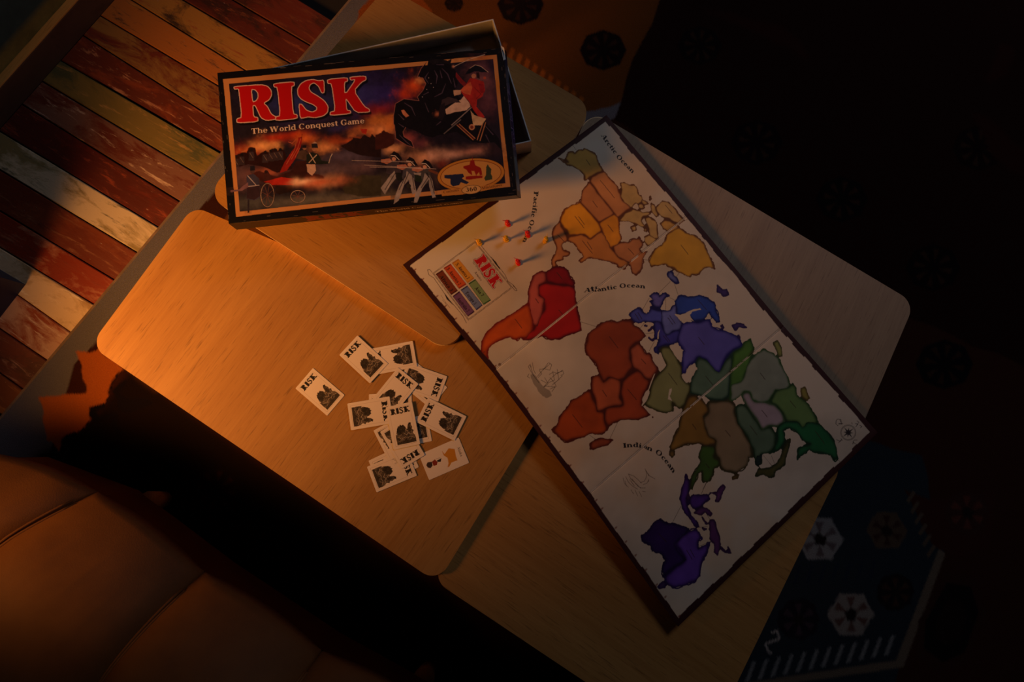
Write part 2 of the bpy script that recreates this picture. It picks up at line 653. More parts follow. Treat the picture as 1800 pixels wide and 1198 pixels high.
def text(cv, s, p0, p1, cap, c, outline=None, T=.12, t=.045, a=1.0, fit=True):
    """set s between photo points p0 (left end of baseline) and p1; cap = cap height in photo px at that place"""
    q = cv.cells([p0, p1])
    d = q[1]-q[0]
    L = np.linalg.norm(d)
    ex = d/L
    ey = np.array([ex[1], -ex[0]])
    gl = [glyph(ch, T, t) for ch in s]
    tot = sum(g[0] for g in gl)
    pxs = L/math.dist(p0, p1)
    ky = cap*pxs/.7
    kx = L/tot if fit else ky
    polys = []
    x = 0
    for adv, ps in gl:
        for p in ps:
            polys.append(q[0]+np.outer((p[:, 0]+x)*kx, ex)+np.outer(p[:, 1]*ky, ey))
        x += adv
    if outline:
        for p in polys:
            grow(cv, p, outline[0]*cv.ss, outline[1])
    for p in polys:
        cv.poly_cells(p, c, a)


def grow(cv, p, r, c):
    r_ = cv.mask(p)
    if r_ is None:
        return
    y0, y1, x0, x1, m = r_
    k = int(math.ceil(r))+1
    Y0, Y1, X0, X1 = max(y0-k, 0), min(y1+k, cv.H), max(x0-k, 0), min(x1+k, cv.W)
    M = np.zeros((Y1-Y0, X1-X0))
    M[y0-Y0:y1-Y0, x0-X0:x1-X0] = m
    out = M.copy()
    for ang in np.linspace(0, 2*math.pi, 16, endpoint=False):
        out = np.maximum(out, np.roll(M, (int(round(r*math.sin(ang))), int(round(r*math.cos(ang)))), (0, 1)))
    cv.blend((Y0, Y1, X0, X1), out, lin(c))


def text_path(cv, s, path, cap, c, T=.12, t=.05):
    """letters one by one along a baseline of photo points"""
    path = np.asarray(path, float)
    seg = np.r_[0, np.cumsum(np.linalg.norm(np.diff(path, axis=0), axis=1))]
    adv = [glyph(ch)[0] for ch in s]
    k = seg[-1]/sum(adv)
    x = 0
    for ch, ad in zip(s, adv):
        a_, b_ = x*k, (x+ad)*k
        m = (a_+b_)/2
        pt = lambda v: np.array([np.interp(v, seg, path[:, 0]), np.interp(v, seg, path[:, 1])])
        e = max(ad*k*.5, 3)
        tan = pt(min(m+e, seg[-1]))-pt(max(m-e, 0))
        tan /= np.linalg.norm(tan)
        c0 = pt(m)-tan*ad*k/2
        if ch != ' ':
            text(cv, ch, tuple(c0), tuple(c0+tan*ad*k), cap, c, T=T, t=t)
        x += ad


# ================================================================== SETTING
# floor of reclaimed painted planks, running up-left to down-right in the photo
fl = empty('floor')
tag(fl, kind='structure')
joint = [[(-70, -95), (120, 20)]]
J = [  # plank joints as photo points on the floor plane, from the top of the frame down
    ((430, -60), (560, 20)), ((385, -15), (470, 35)), ((323, 0), (450, 75)), ((245, 8), (431, 123)), ((178, 28), (383, 150)), ((148, 63), (387, 215)), ((110, 108), (391, 270)),
    ((78, 145), (358, 312)), ((38, 183), (318, 355)), ((15, 240), (280, 400)), ((57, 333), (240, 443)), ((20, 383), (203, 493)),
    ((0, 435), (165, 535)), ((33, 520), (125, 585)), ((0, 578), (85, 635)), ((0, 656), (41, 685)), ((-60, 690), (60, 765)), ((-60, 760), (60, 835)), ((-60, 840), (60, 915)), ((-60, 915), (60, 990))]
lines = []
for a_, b_ in J:
    A_, B_ = P(*a_, 0), P(*b_, 0)
    d_ = (B_-A_).normalized()
    lines.append((A_, d_))
wdir = (P(0, 225, 0)-P(200, 0, 0)).normalized()      # foot of the wall
W0 = P(200, 0, 0)
PCOL = [((105, 42, 26), (70, 34, 22), (120, 60, 30), .5), ((96, 38, 24), (60, 30, 22), (140, 70, 35), .5), ((168, 116, 52), (70, 48, 32), (150, 78, 36), .52),
        ((190, 130, 58), (176, 104, 44), (92, 62, 38), .35), ((112, 46, 28), (150, 104, 52), (84, 40, 26), .45), ((140, 62, 32), (104, 44, 26), (196, 130, 92), .4),
        ((128, 106, 52), (86, 84, 50), (168, 128, 66), .5), ((128, 84, 66), (104, 44, 28), (206, 170, 142), .5), ((112, 36, 18), (90, 32, 20), (150, 60, 30), .4),
        ((214, 190, 152), (150, 128, 80), (112, 104, 78), .5), ((128, 58, 30), (110, 44, 24), (150, 92, 60), .4), ((142, 48, 22), (186, 118, 86), (118, 44, 24), .5),
        ((226, 192, 148), (178, 140, 90), (240, 216, 180), .5), ((196, 150, 122), (150, 66, 36), (214, 180, 156), .5), ((118, 56, 38), (92, 46, 32), (168, 120, 96), .45),
        ((160, 88, 36), (134, 66, 28), (180, 110, 50), .4), ((110, 50, 30), (84, 40, 28), (140, 80, 50), .4), ((150, 128, 80), (120, 96, 60), (170, 150, 110), .4), ((112, 40, 22), (90, 34, 22), (150, 80, 50), .4)]


def plank_mat(i, c):
    m, nt, b = nodes_of('painted_plank_%02d' % i)
    ang = math.atan2(lines[i][1].y, lines[i][1].x)
    v1 = mapping(nt, (5, 14, 5), -ang, (i*1.7, i*.9, 0))
    v2 = mapping(nt, (10, 60, 5), -ang, (i*.7, i*2.9, 0))
    n1 = texn(nt, 1.0, 6, 0.7, v1, 0.6)
    n2 = texn(nt, 1.0, 6, 0.75, v2, 0.4)
    sp = texn(nt, 1.0, 3, 0.6, mapping(nt, (60, 160, 5), -ang, (i, 0, 0)))
    k1 = ramp(nt, n1, [(c[3]-.02, (0, 0, 0, 1)), (c[3]+.10, (1, 1, 1, 1))])
    k2 = ramp(nt, n2, [(.56, (0, 0, 0, 1)), (.66, (1, 1, 1, 1))])
    k3 = ramp(nt, sp, [(.70, (0, 0, 0, 1)), (.74, (.8, .8, .8, 1))])
    col = mixc(nt, k1, l4(c[0]), l4(c[1]))
    col = mixc(nt, k2, col, l4(c[2]))
    col = mixc(nt, k3, col, l4(np.array(c[2])*.5+100))
    nt.links.new(col, b.inputs['Base Color'])
    nt.links.new(ramp(nt, n2, [(.3, (.38, .38, .38, 1)), (.7, (.62, .62, .62, 1))]), b.inputs['Roughness'])
    bump(nt, b, n2, .5, .0015)
    return m


def isect(A_, d_, B_, e_):
    det = d_.x*(-e_.y)+e_.x*d_.y
    t = ((B_.x-A_.x)*(-e_.y)+e_.x*(B_.y-A_.y))/det
    return Vector((A_.x+d_.x*t, A_.y+d_.y*t))


for i in range(len(lines)-1):
    (A_, d_), (B_, e_) = lines[i], lines[i+1]
    off = Vector((-d_.y, d_.x))
    if (Vector((B_.x-A_.x, B_.y-A_.y))).dot(off) > 0:
        off = -off
    g = .0016
    a0, b0 = isect(A_, d_, W0, wdir), isect(B_, e_, W0, wdir)
    ls = 3.0
    a1, b1 = a0+Vector((d_.x, d_.y))*ls, b0+Vector((e_.x, e_.y))*ls
    q = [a0-off*g, a1-off*g, b1+off*g, b0+off*g]
    bm = bmesh.new()
    slab(bm, [(p.x, p.y) for p in q], -.022, -.0005*(i % 3), .0018, 1)
    obj('plank', bm, plank_mat(i, PCOL[i % len(PCOL)]), fl)
bm = bmesh.new()
slab(bm, [(-2.6, -2.2), (2.6, -2.2), (2.6, 2.2), (-2.6, 2.2)], -.05, -.022)
obj('subfloor', bm, plain('dark_subfloor', (26, 18, 14), .9), fl)

# wall at the upper left with its wooden skirting
wn = Vector((-wdir.y, wdir.x, 0))
if wn.dot(W0) < 0:
    wn = -wn                               # points away from the room
best = min((abs(np.cross(np.array([139., 0.])-np.array([0., 155.]), S(W0+Vector((0, 0, h_)))[0]-np.array([0., 155.]))), h_) for h_ in np.arange(.02, .2, .002))
BH = best[1]
bt = min((abs(np.cross(np.array([120., 0.])-np.array([0., 135.]), S(W0+wn*h_+Vector((0, 0, BH)))[0]-np.array([0., 135.]))), h_) for h_ in np.arange(.002, .06, .001))[1]
e0, e1 = W0-wdir*1.6, W0+wdir*1.9


def strip(bm, p0, p1, n_, t0, t1, z0, z1, bev=0):
    q = [p0+n_*t0, p1+n_*t0, p1+n_*t1, p0+n_*t1]
    return slab(bm, [(v.x, v.y) for v in q], z0, z1, bev)


bm = strip(bmesh.new(), e0, e1, wn, 0, bt, -.001, BH, .003)
sk = obj('baseboard_left', bm, wood('skirting_wood', math.atan2(wdir.y, wdir.x), (92, 66, 50), (70, 50, 40), (40, 28, 22), .5))
tag(sk, kind='structure')
bm = strip(bmesh.new(), e0, e1, wn, .001, bt, BH, BH+.004, .001)  # lamplight on the skirting top, put in as a strip of paler wood
tag(obj('lit_trim_1', bm, wood('lit_top_wood', math.atan2(wdir.y, wdir.x), (214, 160, 84), (190, 130, 62), (120, 80, 40), .5)), kind='structure')
m_wall, nt, b = nodes_of('two_tone_wall_paint')
tc = nt.nodes.new('ShaderNodeTexCoord')
sp = nt.nodes.new('ShaderNodeSeparateXYZ')
nt.links.new(tc.outputs['Object'], sp.inputs[0])
mr = nt.nodes.new('ShaderNodeMapRange')
# height of the colour change read off the photo
zq = []
for q in ((4, 54), (70, 45)):
    d_ = ROT @ Vector(((q[0]-W/2)/F, -(q[1]-H/2)/F, -1.0))
    o_ = W0+wn*bt
    zq.append((CAM_LOC+d_*((o_-CAM_LOC).dot(wn)/d_.dot(wn))).z)
zb = sum(zq)/2
print('paint line', zq)
mr.inputs[1].default_value = zb-.01
mr.inputs[2].default_value = zb+.01
nt.links.new(sp.outputs[2], mr.inputs[0])
n = texn(nt, 14, 5, .7, mapping(nt))
c1 = ramp(nt, n, [(.3, (96, 88, 40)), (.7, (134, 122, 60))])
c2 = ramp(nt, n, [(.3, (34, 58, 58)), (.7, (52, 80, 76))])
nt.links.new(mixc(nt, mr.outputs[0], c1, c2), b.inputs['Base Color'])
b.inputs['Roughness'].default_value = .8
bump(nt, b, texn(nt, 60, 5, .7, mapping(nt)), .4, .002)
bm = strip(bmesh.new(), e0, e1, wn, bt, bt+.08, -.001, 2.3)
tag(obj('wall_left', bm, m_wall), kind='structure')
print('skirting', BH, bt, zb)

# ------------------------------------------------------------------ rug
RZ = .009
ra, rb = P(615, 0, RZ), P(0, 735, RZ)
rd = (rb-ra).normalized()
rn = Vector((-rd.y, rd.x, 0))
if rn.dot(P(900, 600, RZ)-ra) < 0:
    rn = -rn
R0 = ra-rd*1.7
RL, RWD = 4.0, 3.3
m_rug, nt, b = nodes_of('woven_wool')
a = nt.nodes.new('ShaderNodeAttribute')
a.attribute_name = 'ink'
wv = texn(nt, 1.0, 4, .7, mapping(nt, (900, 260, 20), -math.atan2(rd.y, rd.x)))
nt.links.new(mixc(nt, .45, a.outputs['Color'], ramp(nt, wv, [(.3, (.45, .45, .45, 1)), (.7, (1.25, 1.25, 1.25, 1))]), 'MULTIPLY'), b.inputs['Base Color'])
b.inputs['Roughness'].default_value = 1.0
b.inputs['Specular IOR Level'].default_value = .1
bump(nt, b, wv, .8, .003)


def rug_uv(px):
    w_ = PV(px, RZ)-np.array(R0)
    return np.stack([w_ @ np.array(rn)/RWD, w_ @ np.array(rd)/RL], -1)


rc = Canvas(820, 1000, rug_uv, 2, (52, 22, 16))
RP = lambda code, s_, c, **k: rc.poly(tr(code, s_), c, **k)
rc.img *= (fractal(rc.H, rc.W, 26, 3, 5)*.5+.75)[..., None]
# outer grey border band and the warm field
RP('x', '615,-5 -10,740 -60,900 900,1300 1900,1300 1900,-200 700,-200', (58, 26, 16))
RP('x', '560,-200 700,-200 1250,-40 1180,140 1030,240 880,120 640,60 300,420 210,560 130,640 60,900 -60,900 -10,740 615,-5', (108, 102, 106), a=1)
RP('x', '660,-60 1240,-120 1190,60 1090,180 1000,200 900,110 700,60 430,330 330,470 250,560 200,620 260,700 700,420', (104, 58, 20), wob=3)
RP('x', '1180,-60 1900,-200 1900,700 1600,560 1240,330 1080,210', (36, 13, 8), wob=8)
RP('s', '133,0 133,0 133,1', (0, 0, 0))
RP('x', '235,640 175,720 120,775 60,800 100,900 700,1400 1000,1300 780,1040 240,660', (26, 14, 11), soft=4)  # shade between sofa and tables, painted into the pile colour
zz = (178, 92, 36)
RP('s', '530,230 690,210 870,350 770,470 730,600 620,720 540,800 440,830 410,930 330,850 300,690 270,550 420,540 605,520 580,400', zz, wob=2)
RP('x', '205,548 240,520 262,560 232,590', zz)
RP('x', '262,470 300,430 330,470 290,500', zz)
RP('x', '560,108 610,70 630,20 700,-60 760,20 640,120', (150, 76, 28), wob=2)
dk = (22, 14, 20)
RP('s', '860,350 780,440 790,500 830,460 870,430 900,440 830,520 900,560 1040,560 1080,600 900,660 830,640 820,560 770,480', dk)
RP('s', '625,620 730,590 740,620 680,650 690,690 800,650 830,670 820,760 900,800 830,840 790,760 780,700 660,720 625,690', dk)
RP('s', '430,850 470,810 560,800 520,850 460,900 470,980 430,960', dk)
# motif rows in the dark middle, under and beside the tables
g_ = np.random.default_rng(3)
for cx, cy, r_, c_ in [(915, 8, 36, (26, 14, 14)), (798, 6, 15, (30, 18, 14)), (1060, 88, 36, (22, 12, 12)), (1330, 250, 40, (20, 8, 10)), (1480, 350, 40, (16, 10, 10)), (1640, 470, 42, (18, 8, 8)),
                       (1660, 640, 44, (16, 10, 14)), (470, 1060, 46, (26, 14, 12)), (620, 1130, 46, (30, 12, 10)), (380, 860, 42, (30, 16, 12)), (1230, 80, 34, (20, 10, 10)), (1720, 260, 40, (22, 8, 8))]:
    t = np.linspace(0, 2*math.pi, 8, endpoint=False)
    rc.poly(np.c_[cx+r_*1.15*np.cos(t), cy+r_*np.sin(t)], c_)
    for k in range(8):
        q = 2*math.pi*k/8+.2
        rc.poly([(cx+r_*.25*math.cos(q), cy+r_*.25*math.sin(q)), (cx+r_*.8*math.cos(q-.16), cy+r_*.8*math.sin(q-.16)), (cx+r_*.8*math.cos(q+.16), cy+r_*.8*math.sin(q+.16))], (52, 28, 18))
for k in range(11):                        # comb of short teeth along the upper border
    x_, y_ = 885+k*13.5, 74+k*9.5
    rc.poly([(x_, y_), (x_+7, y_+4), (x_+1, y_+22), (x_-7, y_+18)], (158, 84, 26))
RP('t', '690,480 1290,250 1290,260 700,500', (60, 30, 14), a=.0)
# navy field at the lower right with hexagon flowers
RP('x', '1300,1250 1290,1180 1455,850 1470,760 1620,800 1665,960 1585,1165 1560,1260', (38, 44, 50), wob=3)
RP('x', '1650,965 1662,972 1588,1172 1310,1212 1306,1200 1575,1160', (104, 88, 72))
RP('x', '1590,860 1640,880 1750,860 1740,960 1690,980 1640,960', (62, 26, 20))


def hexa(cx, cy, r_, c_, c2, n=6, rot=0.0):
    t = np.linspace(0, 2*math.pi, n, endpoint=False)+rot
    rc.poly(np.c_[cx+r_*np.cos(t), cy+r_*np.sin(t)], c_, wob=1)
    rc.poly([(cx+dx*r_*.3, cy+dy*r_*.3) for dx, dy in ((-1, -.3), (0, -1), (1, -.2), (.6, .9), (-.6, .8))], (34, 24, 22), wob=1)
    for k in range(6):
        q = 2*math.pi*k/6+.5
        rc.poly([(cx+r_*.2*math.cos(q), cy+r_*.2*math.sin(q)), (cx+r_*.75*math.cos(q-.25), cy+r_*.75*math.sin(q-.25)), (cx+r_*.75*math.cos(q+.25), cy+r_*.75*math.sin(q+.25))], c2)


hexa(1441, 947, 42, (132, 128, 124), (92, 80, 80))
hexa(1496, 1079, 42, (128, 118, 108), (92, 66, 58))
hexa(1559, 932, 36, (80, 62, 48), (58, 32, 28))
hexa(1404, 1088, 38, (30, 24, 32), (64, 46, 54), 9)
hexa(1574, 1040, 34, (28, 20, 22), (62, 36, 28), 9)
hexa(1700, 900, 40, (60, 30, 24), (90, 44, 34), 8)
for k in range(12):
    x_, y_ = 1318+k*22.2, 1186-k*4.2
    rc.poly([(x_+5, y_-24), (x_+11, y_-24), (x_-1, y_+10), (x_-9, y_+12)], (118, 116, 112))
for k in range(7):
    x_, y_ = 1400+k*22, 1005-k*1.5
    rc.poly([(x_+4, y_-12), (x_+9, y_-12), (x_-1, y_+22), (x_-6, y_+22)], (30, 38, 52))
rc.line([(1356, 1112), (1366, 1108), (1370, 1122), (1345, 1131), (1352, 1147), (1357, 1146)], .9, (170, 160, 150))
for k in range(6):
    x_, y_ = 1605+k*7, 862+k*19
    rc.poly([(x_, y_), (x_+5, y_+3), (x_-8, y_+22), (x_-12, y_+18)], (86, 70, 56))
for r_, c_ in ((1.0, (56, 28, 20)), (.78, (20, 13, 12)), (.45, (32, 18, 14))):
    cx, cy = 1672, 1092
    rc.poly([(cx+dx*r_, cy+dy*r_) for dx, dy in [(-10, -88), (45, -78), (62, -20), (30, 70), (-20, 92), (-62, 60), (-58, 0)]], c_)
for pts_ in ([(1375, 48), (1410, 75), (1430, 110), (1390, 85), (1340, 62), (1230, 15), (1280, 20)], [(1760, 75), (1785, 90), (1770, 130), (1730, 145)], [(1700, 190), (1735, 205), (1800, 262), (1800, 312), (1750, 280)]):
    rc.poly(pts_, (46, 15, 10), wob=2, soft=2)
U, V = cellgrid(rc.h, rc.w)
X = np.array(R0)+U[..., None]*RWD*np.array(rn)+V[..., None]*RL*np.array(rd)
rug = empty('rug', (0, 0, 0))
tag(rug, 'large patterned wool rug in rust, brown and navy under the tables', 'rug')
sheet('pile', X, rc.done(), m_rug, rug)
bm = bmesh.new()
q = [R0, R0+rn*RWD, R0+rn*RWD+rd*RL, R0+rd*RL]
slab(bm, [(v.x, v.y) for v in q], .0005, RZ-.0008)
obj('backing', bm, plain('rug_backing', (110, 92, 80), .95), rug)
bm = bmesh.new()
tube(bm, [R0+Vector((0, 0, -.004)), R0+rd*RL+Vector((0, 0, -.004))], .0052, 8)
obj('bound_edge', bm, plain('rug_binding', (122, 98, 78), .9), rug)

# ------------------------------------------------------------------ coffee tables (low plywood nest, rounded corners)
WL, WM, WDK = (186, 134, 72), (160, 108, 52), (106, 68, 34)


def table(label, corners, r, ztop, thick, grain_px, legs, group='plywood coffee tables', tint=None):
    tint = tint or (WL, WM, WDK)
    cen = P(sum(c[0] for c in corners)/4, sum(c[1] for c in corners)/4, ztop)
    t_ = empty('coffee_table', (cen.x, cen.y, 0))
    tag(t_, label, 'coffee table', group)
    g0, g1 = P(*grain_px[0], ztop), P(*grain_px[1], ztop)
    ang = math.atan2(g1.y-g0.y, g1.x-g0.x)
    pts = rounded([P(*c, ztop) for c in corners], r, 10)
    pts = [(x_-cen.x, y_-cen.y) for x_, y_ in pts]
    bm = bmesh.new()
    slab(bm, pts, ztop-thick, ztop, .0018, 2)
    bm.normal_update()
    for f in bm.faces:
        f.material_index = 0 if abs(f.normal.z) > .97 else 1
    top = obj('tabletop', bm, wood('veneer_%d' % int(corners[0][0]), ang, *tint), t_)
    top.data.materials.append(MEDGE)
    for lp in legs:
        q = P(*lp, ztop)
        bm = bmesh.new()
        tube(bm, [(q.x-cen.x, q.y-cen.y, RZ), (q.x-cen.x, q.y-cen.y, ztop-thick)], [.011, .017], 14)
        obj('leg', bm, MLEG, t_, True)
    return t_


MEDGE = plain('birch_ply_edge', (232, 196, 146), .5, .08, 60)
MLEG = wood('leg_wood', 1.57, (200, 160, 110), (170, 130, 86), (110, 76, 48))
table('long plywood coffee table holding the scattered cards', [(158, 607), (769, 1024), (1000, 645), (340, 362)], .030, .4345, .010, [(275, 460), (213, 538)],
      [(225, 598), (375, 440), (690, 915), (850, 690)])
table('square plywood coffee table under the game box, highest of the nest', [(362, 343), (790, 620), (1042, 187), (680, -24)], .034, .450, .0152, [(448, 398), (750, 594)],
      [(440, 315), (650, 35), (955, 205), (785, 515)])
table('greyish plywood coffee table behind the game board, beyond its long upper edge', [(1036, 191), (1608, 532), (1492, 803), (925, 465)], .030, .446, .015, [(1600, 555), (1538, 700)],
      [(1060, 245), (1560, 535), (1475, 740), (985, 440)], tint=((168, 142, 112), (144, 118, 92), (104, 80, 60)))
table('plywood coffee table at the bottom edge beneath the lower end of the board', [(760, 1018), (1010, 545), (1483, 812), (1231, 1333)], .030, .4240, .014, [(772, 1014), (999, 1178)],
      [(815, 985), (1020, 625), (1430, 835), (1240, 1270)])

# ------------------------------------------------------------------ sofa
m_lea, nt, b = nodes_of('brown_leather')
n1 = texn(nt, 7, 4, .6, mapping(nt))
nt.links.new(ramp(nt, n1, [(.3, (92, 54, 20)), (.7, (112, 68, 26))]), b.inputs['Base Color'])
b.inputs['Roughness'].default_value = .7
b.inputs['Specular IOR Level'].default_value = .25
nt2 = nt.nodes.new('ShaderNodeTexVoronoi')
nt2.inputs['Scale'].default_value = 420
nt.links.new(mapping(nt), nt2.inputs['Vector'])
bump(nt, b, mixc(nt, .5, nt2.outputs['Distance'], texn(nt, 25, 5, .6, mapping(nt))), .25, .001)
SZ = .405
SEAM = [[(-330, 800), (-420, 900), (-520, 1010)], [(-105, 800), (-200, 880), (-330, 1000)], [(92, 874), (0, 940), (-170, 1100)], [(298, 1030), (167, 1190), (40, 1400)],
        [(526, 1184), (420, 1340), (300, 1540)], [(770, 1320), (660, 1490), (560, 1660)]]
SEAM = [[P(*q, SZ-.02) for q in k] for k in SEAM]
for k in SEAM:                                   # continue every seam to the depth of the seat
    k[2] = k[1]+(k[2]-k[1]).normalized()*.5
sofa_o = SEAM[2][0]
sofa = empty('sofa', (sofa_o.x, sofa_o.y, 0))
tag(sofa, 'brown leather sofa with seamed seat cushions in the lower left corner', 'sofa')
SO = Vector((sofa_o.x, sofa_o.y, 0))


def seam_pt(k, v):
    a_, b_, c_ = SEAM[k]
    t1 = (b_-a_).length
    t2 = (c_-b_).length
    d_ = v*(t1+t2)
    p = a_+(b_-a_)*(d_/t1) if d_ < t1 else b_+(c_-b_)*((d_-t1)/t2)
    q = a_+(c_-a_)*v
    return p*.5+q*.5, d_


def cushion(k):
    """pillow shaped seat section between two seams, soft front edge, puckers near the front"""
    n, m_ = 48, 72
    bm = bmesh.new()
    g = []
    for j in range(m_+1):
        v = j/m_
        (A_, f), (B_, f2) = seam_pt(k, v), seam_pt(k+1, v)
        wd_ = (B_-A_).length
        sn_ = (seam_pt(k, min(v+.05, 1))[0]-seam_pt(k, max(v-.05, 0))[0]).normalized()
        row = []
        for i in range(n+1):
            u = i/n
            e = min(u, 1-u)*wd_
            side = 1-math.exp(-(e/.030))
            z = SZ-.032+.034*side+.014*math.sin(math.pi*u)*math.sin(math.pi*min(f/.5, 1))
            fr = max(0, 1-f/.19)
            z -= .125*fr**2.3
            w_ = math.exp(-((f-.10)/.05)**2)*math.sin(math.pi*u)
            z += .0030*w_*max(0, noise.noise((u*17+k*4, f*2.0, .3)))
            z += .004*noise.noise((u*2.6+k*5, f*7, 1.3))
            p = A_+(B_-A_)*u-sn_*(.014*math.sin(math.pi*u)*max(0, 1-f/.2))
            row.append(bm.verts.new(Vector((p.x, p.y, z))-SO))
        g.append(row)
    for j in range(m_):
        for i in range(n):
            bm.faces.new((g[j][i], g[j][i+1], g[j+1][i+1], g[j+1][i]))
    edge = [g[0][i] for i in range(n+1)]+[g[j][n] for j in range(1, m_+1)]+[g[m_][i] for i in range(n-1, -1, -1)]+[g[j][0] for j in range(m_-1, 0, -1)]
    low = [bm.verts.new((v.co.x, v.co.y, .25)) for v in edge]
    for i in range(len(edge)):
        j = (i+1) % len(edge)
        bm.faces.new((edge[i], low[i], low[j], edge[j]))
    bm.faces.new(low)
    return bm


for k in range(len(SEAM)-1):
    obj('seat_cushion', cushion(k), m_lea, sofa, True)
for k in range(1, len(SEAM)-1):
    for dx in (-.0034, .0034):
        bm = bmesh.new()
        pts = []
        for j in range(40):
            v = .045+j*.0243
            p, f = seam_pt(k, v)
            tn = (seam_pt(k, min(v+.03, 1))[0]-seam_pt(k, v-.03)[0]).normalized()
            fr = max(0, 1-f/.19)
            z = SZ-.0275-.125*fr**2.3
            q = p+Vector((-tn.y, tn.x, 0))*(dx*(1+.4*math.sin(f*9+k)))
            pts.append((q.x-SO.x, q.y-SO.y, z))
        tube(bm, pts, .0027, 8)
        obj('piping', bm, m_lea, sofa, True)
bm = bmesh.new()
q = [k[0]+(k[1]-k[0]).normalized()*.02 for k in SEAM]+[k[2] for k in SEAM[::-1]]
slab(bm, [(v.x-SO.x, v.y-SO.y) for v in q], .07, .262)
obj('seat_base', bm, m_lea, sofa)
for q in (SEAM[0][0], SEAM[2][0], SEAM[5][0], SEAM[0][2], SEAM[5][2]):
    q = q+(SEAM[3][1]-q)*.12
    bm = bmesh.new()
    tube(bm, [(q.x-SO.x, q.y-SO.y, 0.009), (q.x-SO.x, q.y-SO.y, .075)], [.018, .024], 12)
    obj('foot', bm, MLEG, sofa, True)

# ------------------------------------------------------------------ navy chest just inside the left edge
k0 = P(45, 500, 0)
ce, cf = (P(0, 473, 0)-k0).normalized(), (P(0, 558, 0)-k0).normalized()
ch = empty('storage_chest', (k0.x, k0.y, 0))
tag(ch, 'dark navy storage chest standing on the plank floor at the left edge', 'chest')
mn = plain('navy_paint', (22, 34, 66), .5, .15, 12)
q = [Vector((0, 0, 0)), ce*.2, ce*.2+cf*.32, cf*.32]
bm = bmesh.new()
slab(bm, [(v.x, v.y) for v in q], 0, .44, .004)
obj('body', bm, mn, ch)
bm = bmesh.new()
q = [-ce*.006-cf*.006, ce*.206-cf*.006, ce*.206+cf*.326, cf*.326-ce*.006]
slab(bm, [(v.x, v.y) for v in q], .4405, .465, .004)
obj('lid', bm, mn, ch)

# ------------------------------------------------------------------ game board: three hinged panels
BO = [(1066, 202), (1543, 760), (1192, 1101), (708, 465)]         # uv 00, 10, 11, 01 (u along the long side)
FT, FB = [(1066, 202), (1213, 376), (1378, 573), (1543, 760)], [(708, 465), (866, 654), (1030, 873), (1192, 1101)]
PZ = [(.4535, .4535), (.4532, .4530), (.4520, .4480), (.4508, .4430)]   # the board sags over the low table
HP = [homog([FT[k], FT[k+1], FB[k+1], FB[k]], [(k/3, 0), ((k+1)/3, 0), ((k+1)/3, 1), (k/3, 1)]) for k in range(3)]
HI = [np.linalg.inv(h_) for h_ in HP]


def side(p, a_, b_):
    return (b_[0]-a_[0])*(p[:, 1]-a_[1])-(b_[1]-a_[1])*(p[:, 0]-a_[0])


def board_uv(p):
    p = np.atleast_2d(np.asarray(p, float))
    out = happly(HP[0], p)
    for k in (1, 2):
        m = side(p, FT[k], FB[k]) < 0
        out[m] = happly(HP[k], p[m])
    return out


bc = Canvas(1080, 640, board_uv, 2, (222, 202, 176))
st_ = fractal(bc.H, bc.W, 5, 5, 11)
bc.img *= (1-.22*np.clip((st_-.48)*4, 0, 1))[..., None]*np.array([1, 1, 1])
s2_ = np.clip((fractal(bc.H, bc.W, 6, 4, 12)-.50)*5, 0, 1)[..., None]*.5
bc.img = bc.img*(1-s2_)+bc.img*np.array([1.0, .80, .60])*s2_
s3_ = np.clip((fractal(bc.H, bc.W, 4, 4, 13)-.5)*5, 0, 1)[..., None]*.2
bc.img = bc.img*(1-s3_)+bc.img*np.array([.82, .86, .90])*s3_
INK = (36, 24, 20)
Lc = lambda code, s_, w=.8, c=(70, 50, 36): bc.line(tr(code, s_), w, c)
LANDS = []
SEAS = []


def LD(code, s_, f_, e_, wob=3, rim=3):
    LANDS.append((tr(code, s_), f_, e_, wob, rim))


def flush_lands():
    """inked underlay of every country first, so neighbours meet in a dark line; then the washes"""
    for p, f_, e_, wob, rim in LANDS:
        q = bc.cells(p)
        bc.poly_cells(q, e_)
        w_ = wobble(q, wob*bc.ss, len(p)+int(p[0, 0]))
        o = np.r_[w_, w_[:1]]
        for i in range(len(w_)):
            d = o[i+1]-o[i]
            L = np.linalg.norm(d)
            if L > .01:
                n = np.array([-d[1], d[0]])/L*(1.5*bc.ss)
                e2 = d/L*1.2
                bc.poly_cells(np.array([o[i]+n-e2, o[i+1]+n+e2, o[i+1]-n+e2, o[i]-n-e2]), e_)
    lm = np.zeros((bc.H, bc.W))
    for p, f_, e_, wob, rim in LANDS:               # close the hair gaps between neighbours
        r = bc.mask(bc.cells(p))
        if r:
            lm[r[0]:r[1], r[2]:r[3]] = np.maximum(lm[r[0]:r[1], r[2]:r[3]], r[4])
    R_ = 8
    dil = (boxblur(lm, R_, 1) > .002).astype(float)
    clo = boxblur(dil, R_, 1) > .998
    wgt = boxblur(lm, 9, 2)[..., None]
    loc = boxblur(bc.img*lm[..., None], 9, 2)/np.maximum(wgt, 1e-4)
    new = (clo & (lm < .5))[..., None]
    bc.img = np.where(new, loc*.8, bc.img)
    for p, f_, e_, wob, rim in LANDS:
        f2 = tuple(min(255, v*1.1+4) for v in f_)
        bc.land(p, f2, e_, wob, rim)
    for a in SEAS:
        bc.poly(a, (222, 202, 176), wob=1)
    bc.poly(tr('g', '1588,225 1548,330 1508,440 1470,555 1442,590 1436,580 1496,450 1535,330 1572,240'), (222, 202, 176))
